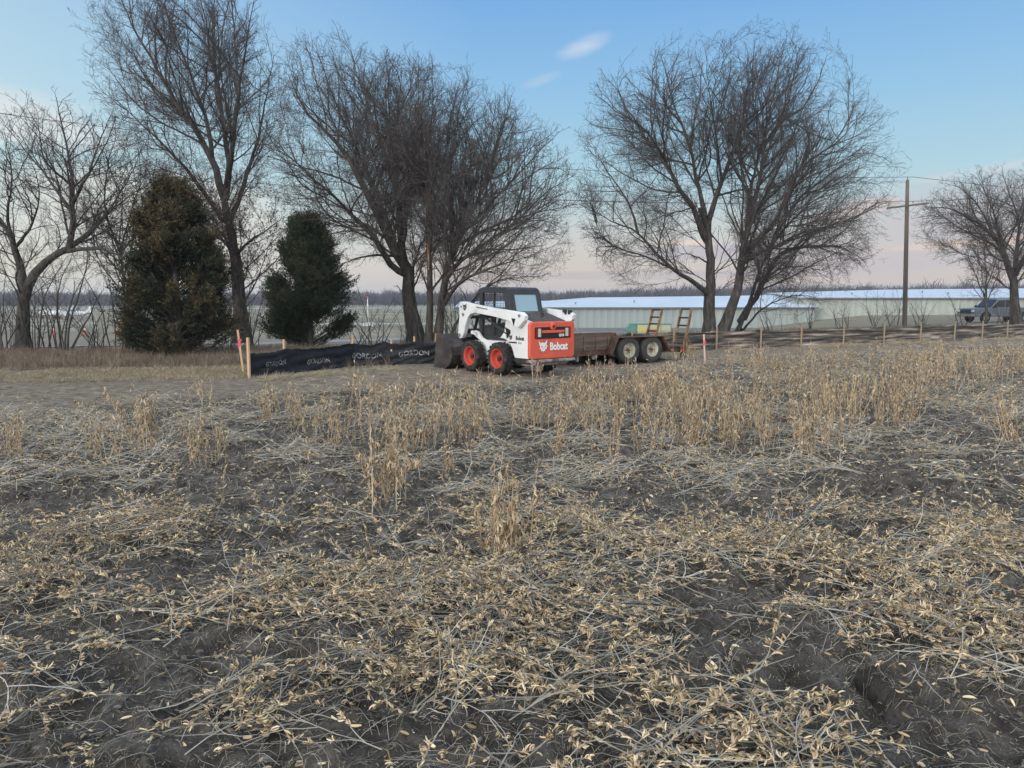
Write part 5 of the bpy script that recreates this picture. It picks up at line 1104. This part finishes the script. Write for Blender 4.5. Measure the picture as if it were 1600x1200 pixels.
def fences():
    pl = [onground(388, 592), onground(447, 584), onground(553, 572), onground(600, 570), onground(648, 569), onground(692, 568), onground(745, 563)]
    F = Fence([(p.x, p.y) for p in pl], 3, .60, .66, .036); root = empty('silt_fence', (pl[0].x, pl[0].y, 0)); tag(root, 'black plastic silt fence with grey printing left of the loader bucket', 'silt fence')
    shift(F.fabric(M_fab, root), root)
    for k, (u, h) in enumerate(((F.S[0], .90), (F.S[1], .80), (F.S[2], .80), (F.S[3] + .2, .66), (F.S[4], .74), (F.S[5], .74))): F.post(root, u, h, .042 if k else .05, lean=0, back=-.035 if k else .03)
    mg = mat('grey_print', [(.38, g(.03)), (.62, g(.36))], scale=14, rough=.6)
    for (X, Yp, sz) in ((429, 565, .165), (496, 561, .185), (572, 553, .20), (647, 549, .20)):
        # arc length along the fence under this place
        best = min(np.linspace(0, F.S[-1], 400), key=lambda u: abs((lambda b: 800 + FPX * b[0] / b[1])([float(q) for q in F.base(np.array(u))][:2]) - X))
        z0 = px(X, Yp, float(F.base(np.array(best))[1])).z; me = text_mesh('GORDON', sz, .001, .004, .92)
        bm = bmesh.new(); bm.from_mesh(me); bmesh.ops.subdivide_edges(bm, edges=[e for e in bm.edges if e.calc_length() > .03], cuts=3); bmesh.ops.triangulate(bm, faces=bm.faces); bm.to_mesh(me); bm.free()
        H = float(np.interp(best, [0, F.S[-1]], [F.H0, F.H1]))
        co_ = np.array([v.co[:] for v in me.vertices]); W_ = F.pt(best + co_[:, 0], np.clip((z0 + co_[:, 1]) / H, 0, 1), .020 + co_[:, 2])
        for v, w in zip(me.vertices, W_): v.co = w
        me.materials.clear(); me.materials.append(mg); o = bpy.data.objects.new('lettering', me); C.objects.link(o); shift(o, root)
    xs = [905, 985, 1050, 1117, 1186, 1249, 1315, 1378, 1435, 1488, 1531, 1570, 1606, 1640]
    def onl(X):
        s_ = (X - 800) / FPX; x0, y0, x1, y1 = 6.4, 25.3, 23.0, 34.0      # meets the fence line
        t = (s_ * y0 - x0) / ((x1 - x0) - s_ * (y1 - y0)); return (x0 + t * (x1 - x0), y0 + t * (y1 - y0))
    P = [onl(X) for X in xs]; F2 = Fence(P, 11, .68, .70, .024); root = empty('silt_fence', (P[0][0], P[0][1], 0)); tag(root, 'dusty sagging silt fence running from behind the trailer to the right edge', 'silt fence')
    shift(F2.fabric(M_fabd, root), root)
    for u in F2.S: F2.post(root, u, .80, .04, M_old, back=.085)
fences()
M_pink = mat('pink_flagging', [(0, (.75, .10, .16)), (1, (.85, .18, .24))], rough=.5)
def stake(label, X, Y, H, lean, tape, d=None):
    p = onground(X, Y); root = empty('survey_stake', (p.x, p.y, p.z)); root.rotation_euler = (R(-3), R(lean), .3); tag(root, label, 'survey stake')
    bm = bmesh.new(); b_prism(bm, [(-.022, -.1), (.022, -.1), (.022, H), (-.022, H)], -.006, .006); bobj('lath', bm, M_lath if tape[2] else mat('pinkish_lath', [(0, (.62, .40, .34)), (1, (.72, .52, .46))]), root)
    G = Geo(); n = 9; t = np.linspace(0, 1, n)
    for k, (dx, L_) in enumerate(((-.03, tape[1]), (.012, tape[1] * .7))):
        A = np.stack([dx + .012 * np.sin(t * 5 + k), np.full(n, -.012) - .012 * np.sin(t * 4 + k * 2), tape[0] - t * L_], -1); B = A + [.034, .003, 0]
        i = np.arange(n - 1); V = np.concatenate([A, B]); G.add(V, np.stack([i, i + 1, i + 1 + n, i + n], -1)); G.add(V + [0, -.002, 0], np.stack([i + n, i + 1 + n, i + 1, i], -1))
    V, Q = tubes(np.array([[[0, 0, tape[0] - .02], [0, 0, tape[0] + .02]]]), np.array([[.028, .028]]), 8); G.add(V, Q); G.obj('flagging_tape', M_pink, root)
stake('leaning wooden lath stake with pink tape left of the black fence end post', 380, 583, 1.02, -5, (.80, .22, True))
stake('pale pinkish lath stake with red tape right of the trailer ramps', 1101.5, 569, .80, -2.5, (.62, .14, False))

# ------------------------------------------------------------------ long metal buildings
M_wallg = mat('sage_metal_siding', [(.3, (.27, .31, .305)), (.7, (.325, .365, .355))], scale=.15, rough=.6)
M_wallc = mat('pale_green_siding', [(.3, (.33, .36, .335)), (.7, (.40, .43, .395))], scale=.15, rough=.6)
M_roofm = mat('white_metal_roof', [(.3, (.54, .58, .63)), (.7, (.64, .68, .73))], scale=.2, rough=.35, spec=.6)
M_base = mat('dark_plinth', [(0, (.14, .15, .17)), (1, (.18, .19, .21))], rough=.9)
def building(label, x0, x1, y, zb, ze, ridge, depth, mw, seed):
    root = empty('metal_building', ((x0 + x1) / 2, y, zb)); tag(root, label, 'building', 'long metal airport buildings'); ox = root.location.x
    n = int((x1 - x0) / .3); X = np.linspace(x0, x1, n) - ox; yy = np.where(np.arange(n) % 3 == 0, -.07, 0.); G = Geo()
    V = np.concatenate([np.stack([X, yy, np.zeros(n)], -1), np.stack([X, yy, np.full(n, ze - zb)], -1)]); i = np.arange(n - 1); G.add(V, np.stack([i, i + 1, i + 1 + n, i + n], -1))
    r0 = float(np.interp(x0, *zip(*ridge))) - zb; r1 = float(np.interp(x1, *zip(*ridge))) - zb
    for xx, r in ((x0 - ox, r0), (x1 - ox, r1)): G.add([(xx, 0, 0), (xx, depth, 0), (xx, depth, ze - zb), (xx, depth / 2, r - .06), (xx, 0, ze - zb)], Q=[(0, 1, 2, 4)], T=[(4, 2, 3)])
    G.add([(x0 - ox, depth, 0), (x1 - ox, depth, 0), (x1 - ox, depth, ze - zb), (x0 - ox, depth, ze - zb)], Q=[(1, 0, 3, 2)]); G.obj('wall', mw, root)
    rx = np.array(sorted({x0 - .3, x1 + .3, *[p[0] for p in ridge if x0 < p[0] < x1]})); rz = np.interp(rx, *zip(*ridge)) - zb; k = len(rx); G = Geo()
    V = np.concatenate([np.stack([rx - ox, np.full(k, -.35), np.full(k, ze - zb + .02)], -1), np.stack([rx - ox, np.full(k, depth / 2), rz], -1), np.stack([rx - ox, np.full(k, depth + .3), np.full(k, ze - zb + .02)], -1)])
    i = np.arange(k - 1); G.add(V, np.concatenate([np.stack([i, i + 1, i + 1 + k, i + k], -1), np.stack([i, i + 1, i + 1 + k, i + k], -1) + k])); G.add(V - [0, 0, .04], np.concatenate([np.stack([i + k, i + 1 + k, i + 1, i], -1), np.stack([i + k, i + 1 + k, i + 1, i], -1) + k])); roof = G.obj('roof', M_roofm, root)
    bm = bmesh.new(); b_box(bm, x0 - .3 - ox, x1 + .3 - ox, -.46, -.355, ze - zb - .14, ze - zb + .03); bobj('gutter', bm, M_base, root)
    bm = bmesh.new(); b_box(bm, x0 - ox - .05, x1 - ox + .05, -.12, -.075, -.4, .35); bobj('plinth', bm, M_base, root)
    rg = np.random.default_rng(seed)
    for xx in rg.uniform(x0 + 3, x1 - 3, 5):
        f = rg.uniform(.25, .6); zr = ze + (float(np.interp(xx, *zip(*ridge))) - ze) * f; bm = bmesh.new(); b_tube(bm, (0, 0, -.05), (0, 0, .30), .08, seg=8); b_tube(bm, (0, 0, .28), (0, 0, .36), .15, .10, seg=8)
        bobj('vent_pipe', bm, M_steel, roof, (xx - ox, depth / 2 * f, zr - zb))
    for xx in np.arange(x0 + 6, x1 - 1, 9.3):
        bm = bmesh.new(); b_box(bm, -.045, .045, -.16, -.08, 0, ze - zb - .15); bobj('downpipe', bm, mw, root, (xx - ox, 0, 0))
building('long sage green metal building with white roof behind the trailer', -7, 38.5, 97, -2.35, .60, [(-20, 1.15), (5, 1.40), (11, 1.86), (32, 2.1), (40, 2.3)], 22, M_wallg, 1)
building('pale green metal building behind the power pole and parked pickup', 37.2, 105, 99, -2.4, 1.80, [(20, 2.4), (38, 2.55), (54, 3.0), (110, 3.5)], 24, M_wallc, 2)

# ------------------------------------------------------------------ power pole and wires
M_pole = mat('pole_wood', [(.3, (.085, .070, .060)), (.7, (.17, .145, .122))], scale=5, stretch=(1, 1, .1), bump=.4, bscale=30)
PX_, PY_ = px(1414, 500, 55).x, 55.0; PZ = float(gz(PX_, PY_)); PT = px(1418, 281, 55).z; PC = px(1418, 322, 55).z; PTILT = math.atan((px(1418, 281, 55).x - PX_) / (PT - PZ))
def pole(label, x, y, z0, top, cz, rz, tilt=0):
    root = empty('power_pole', (x, y, z0), 0); root.rotation_euler = (0, tilt, 0); tag(root, label, 'power pole', 'wooden power poles'); h = top - z0
    bm = bmesh.new(); b_lathe(bm, [(.17, -.3), (.165, 0), (.15, h * .4), (.13, h * .8), (.11, h), (.0, h + .02)], 14, 'z'); bobj('post', bm, M_pole, root)
    c = cz - z0; ax = Vector((math.cos(rz), math.sin(rz), 0)); A = lambda s, z: (ax.x * s - ax.y * -.14, ax.y * s - .14, z)
    bm = bmesh.new(); b_bar(bm, A(-1.35, c - .07), A(1.35, c + .10), .10, .12); arm = bobj('crossarm', bm, M_pole, root)
    bm = bmesh.new(); b_bar(bm, A(-.62, c - .04), A(-.02, c - .55), .03, .02); b_bar(bm, A(.62, c), A(.02, c - .55), .03, .02); bobj('brace', bm, M_steel, arm)
    for s in (-1.25, .35, 1.22):
        bm = bmesh.new(); b_lathe(bm, [(.015, 0), (.015, .10), (.05, .12), (.035, .16), (.05, .19), (.02, .24), (0, .245)], 8, 'z'); p = A(s, c + .06 + .05 * s); bobj('insulator', bm, M_steel, arm, p)
    bm = bmesh.new(); b_lathe(bm, [(.02, 0), (.045, .03), (.045, .14), (.02, .2), (0, .21)], 8, 'z'); bobj('top_insulator', bm, M_steel, root, (0, 0, h))
    return [(x + A(s, 0)[0], y + A(s, 0)[1], cz + .28 + .05 * s) for s in (-1.25, .35, 1.22)] + [(x, y, top + .2)]
p1 = pole('wooden utility pole with tilted crossarm between the right trees', PX_, PY_, PZ, PT, PC, R(-14), PTILT)
dx, dy = -78, -16; x2_, y2_ = PX_ + dx, PY_ + dy; z2_ = float(gz(x2_, y2_))
L0 = px(0, 140, 41).z
p2 = pole('wooden utility pole beyond the left edge of the picture', x2_, y2_, z2_, L0 + 1.9, L0 - 1.5, R(-14))
M_wire = mat('aluminium_wire', [(0, g(.10)), (1, g(.16))], rough=.5, metal=.5)
for k, (a, b, lab) in enumerate(zip(p1, p2, ('power line on the far side of the crossarm', 'power line in the middle of the crossarm', 'power line on the right tip of the crossarm', 'topmost single power line from pole top to pole top'))):
    t = np.linspace(0, 1, 60)[:, None]; A, B = np.array(a), np.array(b); P = A + (B - A) * t; P[:, 2] -= 4 * (1.5 + .15 * k) * (t * (1 - t))[:, 0]
    E_ = np.array([PX_ + 30, PY_ + 6, a[2] - 1.0]); q = np.linspace(0, 1, 20)[1:, None]; P2 = A + (E_ - A) * q; P2[:, 2] -= 1.2 * (q * (1 - q))[:, 0]
    P = np.concatenate([P2[::-1], P]); V, Q = tubes(P[None], np.full((1, len(P)), .017 if k == 3 else .009), 4); G = Geo(); G.add(V, Q); o = G.obj('power_line', M_wire); tag(o, 'thin ' + lab, 'power line', 'power lines')

# ------------------------------------------------------------------ parked pickup
def pickup():
    p = px(1503, 490, 61); root = empty('pickup_truck', (p.x + 3.1, 61.5, float(gz(p.x + 2, 61))), R(180 + 8)); root.scale = (1.0,) * 3; tag(root, 'silver pickup truck parked by the pale building, seen through the right trees', 'pickup truck')
    ms = mat('silver_paint', [(0, (.11, .12, .14)), (1, (.16, .175, .20))], rough=.3, spec=.6, metal=.4); mg_ = mat('dark_window', [(0, g(.02)), (1, g(.03))], rough=.1, spec=.8)
    wa = [(1.72 + .47 * math.cos(t), .42 + .47 * math.sin(t)) for t in np.linspace(R(172), R(8), 9)][::-1]; wb = [(-1.75 + .47 * math.cos(t), .42 + .47 * math.sin(t)) for t in np.linspace(R(172), R(8), 9)][::-1]
    bm = bmesh.new(); b_prism(bm, [(2.72, .48), (2.78, .85), (2.62, 1.12), (1.25, 1.22), (-2.85, 1.22), (-2.88, .5)] + wb[::-1] + wa[::-1], -.95, .95, bev=.04); bobj('body', bm, ms, root)
    bm = bmesh.new(); b_prism(bm, [(1.28, 1.2), (.60, 1.86), (-.95, 1.90), (-1.25, 1.2)], -.80, .80, bev=.05); cb = bobj('cabin', bm, ms, root)
    for s in (1, -1):
        for pts in ([(1.02, 1.27), (.56, 1.76), (.02, 1.80), (.02, 1.27)], [(-.06, 1.27), (-.06, 1.80), (-.88, 1.80), (-1.05, 1.27)]):
            bm = bmesh.new(); b_prism(bm, pts, min(s * .80, s * .812), max(s * .80, s * .812)); bobj('side_window', bm, mg_, cb)
        bm = bmesh.new(); b_box(bm, 2.60, 2.80, min(s * .62, s * .90), max(s * .62, s * .90), .86, 1.02, .02); bobj('headlight', bm, M_lamp, root)
        bm = bmesh.new(); b_box(bm, .95, 1.1, min(s * .97, s * 1.16), max(s * .97, s * 1.16), 1.2, 1.38, .03); bobj('side_mirror', bm, M_blk, root)
    bm = bmesh.new(); b_prism(bm, [(1.275, 1.26), (.655, 1.84), (.67, 1.85), (1.29, 1.27)], -.70, .70); bobj('windscreen', bm, mg_, cb)
    bm = bmesh.new(); b_box(bm, 2.76, 2.81, -.55, .55, .78, 1.05, .01); bobj('grille', bm, M_blk, root)
    bm = bmesh.new(); b_box(bm, 2.70, 2.90, -.95, .95, .50, .70, .03); bobj('front_bumper', bm, M_steel, root)
    bm = bmesh.new(); b_box(bm, -2.96, -2.86, -.95, .95, .50, .68, .03); bobj('rear_bumper', bm, M_steel, root)
    for x_ in (1.72, -1.75):
        for s in (1, -1):
            bm = bmesh.new(); b_lathe(bm, [(0, s * .93), (.12, s * .935), (.20, s * .92), (.22, s * .95)], 20); w = bobj('wheel', bm, M_steel, root, (x_, 0, .40))
            bm = bmesh.new(); b_lathe(bm, [(.22, s * .72), (.37, s * .72), (.40, s * .76), (.40, s * .90), (.37, s * .95), (.22, s * .95)], 24); bobj('tyre', bm, M_rub, w)
pickup()

# ------------------------------------------------------------------ teal container with cream panels
def container():
    b = px(982, 520, 54); z = float(gz(b.x, 54)); root = empty('waste_container', (b.x, 54, z), R(-4)); tag(root, 'teal sloped end container with cream panels and stickers seen behind the trailer ramps', 'container')
    H = px(1000, 506, 54).z - z; mt = mat('teal_paint', [(.3, (.12, .27, .23)), (.7, (.17, .34, .29))], rough=.6); mc = mat('cream_panel', [(0, (.55, .56, .36)), (1, (.62, .62, .42))])
    bm = bmesh.new(); b_prism(bm, [(-.15, .25), (-.15, H - .35), (.18, H), (3.0, H), (3.0, 0), (.2, 0)], 0, 1.5, bev=.02); bobj('bin', bm, mt, root)
    bm = bmesh.new(); b_box(bm, .10, .52, -.05, -.003, .08, H - .03, .01); b_box(bm, -.1, .10, -.03, -.003, .2, H - .45, .01); bobj('end_rib', bm, mt, root)
    for x0, x1 in ((.62, 1.45), (1.5, 2.25), (2.3, 2.95)):
        bm = bmesh.new(); b_box(bm, x0, x1, -.02, -.003, .1, H - .07, .005); bobj('side_panel', bm, mc, root)
    bm = bmesh.new(); b_box(bm, .78, 1.25, -.032, -.022, H - .52, H - .2); bobj('sticker', bm, mat('yellow_sticker', [(0, (.75, .55, .16)), (1, (.8, .6, .2))]), root)
    bm = bmesh.new(); b_box(bm, 1.55, 2.02, -.032, -.022, H - .75, H - .35); bobj('sticker', bm, mat('red_sticker', [(0, (.72, .24, .18)), (1, (.8, .34, .26))]), root)
    bm = bmesh.new(); b_box(bm, .15, 3.03, -.03, 1.53, H + .002, H + .05, .01); bobj('lid', bm, mat('light_teal_lid', [(0, (.25, .42, .36)), (1, (.3, .47, .4))]), root)
container()

# ------------------------------------------------------------------ airfield things on the left
def airplane(label, X, Y, d, rz, sc=1.0):
    p = px(X, Y, d); z = float(gz(p.x, d)); root = empty('airplane', (p.x, d, z), R(rz)); root.scale = (sc,) * 3; tag(root, label, 'airplane', 'light airplanes on the airfield')
    bm = bmesh.new(); b_lathe(bm, [(.02, 3.6), (.25, 3.4), (.55, 2.6), (.65, 1.5), (.66, 0), (.50, -1.4), (.28, -2.8), (.14, -3.8), (.02, -4.0)], 18, 'x', (0, 0, 1.25)); bobj('fuselage', bm, M_white, root)
    bm = bmesh.new(); b_prism(bm, [(1.0, -5.2), (1.3, 0), (1.0, 5.2), (-.1, 5.2), (-.5, 0), (-.1, -5.2)], .80, .94, 'z', bev=.03); bobj('wing', bm, M_white, root)
    bm = bmesh.new(); b_prism(bm, [(-3.0, -1.7), (-2.7, 0), (-3.0, 1.7), (-3.7, 1.7), (-3.8, 0), (-3.7, -1.7)], 1.36, 1.42, 'z'); bobj('tailplane', bm, M_white, root)
    bm = bmesh.new(); b_prism(bm, [(-2.5, 1.45), (-3.5, 2.75), (-4.1, 2.75), (-3.9, 1.3)], -.05, .05); bobj('tail_fin', bm, M_white, root)
    bm = bmesh.new(); b_prism(bm, [(1.9, 1.5), (1.35, 2.05), (-.1, 2.1), (-.9, 1.6)], -.50, .50, bev=.08); bobj('canopy', bm, M_glass, root)
    bm = bmesh.new(); b_box(bm, 3.58, 3.64, -.06, .06, .35, 2.15); bobj('propeller', bm, M_blk, root)
    bm = bmesh.new()
    for q in ((2.7, 0), (-.1, 1.3), (-.1, -1.3)): b_tube(bm, (q[0], q[1], .2), (q[0], q[1] * .7, .95), .05); b_lathe(bm, [(0, q[1] - .08), (.2, q[1] - .08), (.22, q[1]), (.2, q[1] + .08), (0, q[1] + .08)], 12, 'y', (q[0], 0, .21))
    bobj('landing_gear', bm, M_blk, root)
airplane('white low wing airplane with raised tail seen between the left tree stems', 112, 500, 160, 205)
airplane('white airplane partly hidden by the thick left trunk', 88, 499, 168, 190)
mo = mat('orange_marker_paint', [(0, (.70, .12, .04)), (1, (.8, .17, .06))])
def marker(label, X, d):
    p = px(X, 500, d); z = float(gz(p.x, d)); root = empty('airfield_marker', (p.x, d, z)); root.scale = (.8,) * 3; tag(root, label, 'airfield marker', 'orange and white airfield markers')
    bm = bmesh.new(); b_lathe(bm, [(0, 0), (.34, 0), (.34, .04), (.22, .05), (.17, .62)], 14, 'z'); bobj('body', bm, mo, root)
    bm = bmesh.new(); b_lathe(bm, [(.172, .622), (.14, .85), (.06, .90), (0, .90)], 14, 'z'); bobj('cap', bm, M_white, root)
for X, l in ((82, 'orange airfield marker nearest to the crooked left trunk'), (131, 'orange airfield marker with white cap in the middle of the three'), (182, 'orange airfield marker half hidden by the big evergreen')): marker(l, X, 92)
def windsock():
    p = px(575, 505, 118); z = float(gz(p.x, 118)); root = empty('beacon_mast', (p.x, 118, z)); tag(root, 'thin white mast with red top and white base box out on the airfield', 'mast'); h = px(575, 461, 118).z - z
    bm = bmesh.new(); b_tube(bm, (0, 0, 0), (0, 0, h * .95), .09, .06, seg=8); b_tube(bm, (0, 0, h * .55), (0, 0, h * .72), .16, .12, seg=8); bobj('mast', bm, M_white, root)
    bm = bmesh.new(); b_tube(bm, (0, 0, h * .95), (0, 0, h), .10, .10, seg=8); b_tube(bm, (0, 0, h * .9), (-.5, -.1, h * .93), .14, .10, seg=8); bobj('red_top', bm, M_redp, root)
    bm = bmesh.new(); b_box(bm, -.35, .35, -.3, .3, 0, .55, .03); b_box(bm, .5, .8, -.2, .2, 0, .7, .03); b_box(bm, -.8, -.55, -.2, .2, 0, .4, .03); bobj('base_box', bm, M_white, root)
windsock()

# ------------------------------------------------------------------ evening haze
def haze():
    m = bpy.data.materials.new('haze'); m.use_nodes = True; t = m.node_tree; t.nodes.clear()
    v = t.nodes.new('ShaderNodeVolumePrincipled'); v.inputs['Color'].default_value = (.86, .90, 1, 1); v.inputs['Density'].default_value = .0004; v.inputs['Anisotropy'].default_value = .2
    o = t.nodes.new('ShaderNodeOutputMaterial'); t.links.new(v.outputs[0], o.inputs['Volume'])
    bm = bmesh.new(); b_box(bm, -1950, 1950, -1950, 1950, -7, 24); ob = bobj('haze', bm, m); tag(ob, 'thin pale evening haze over the fields', 'haze', kind='stuff')
haze()
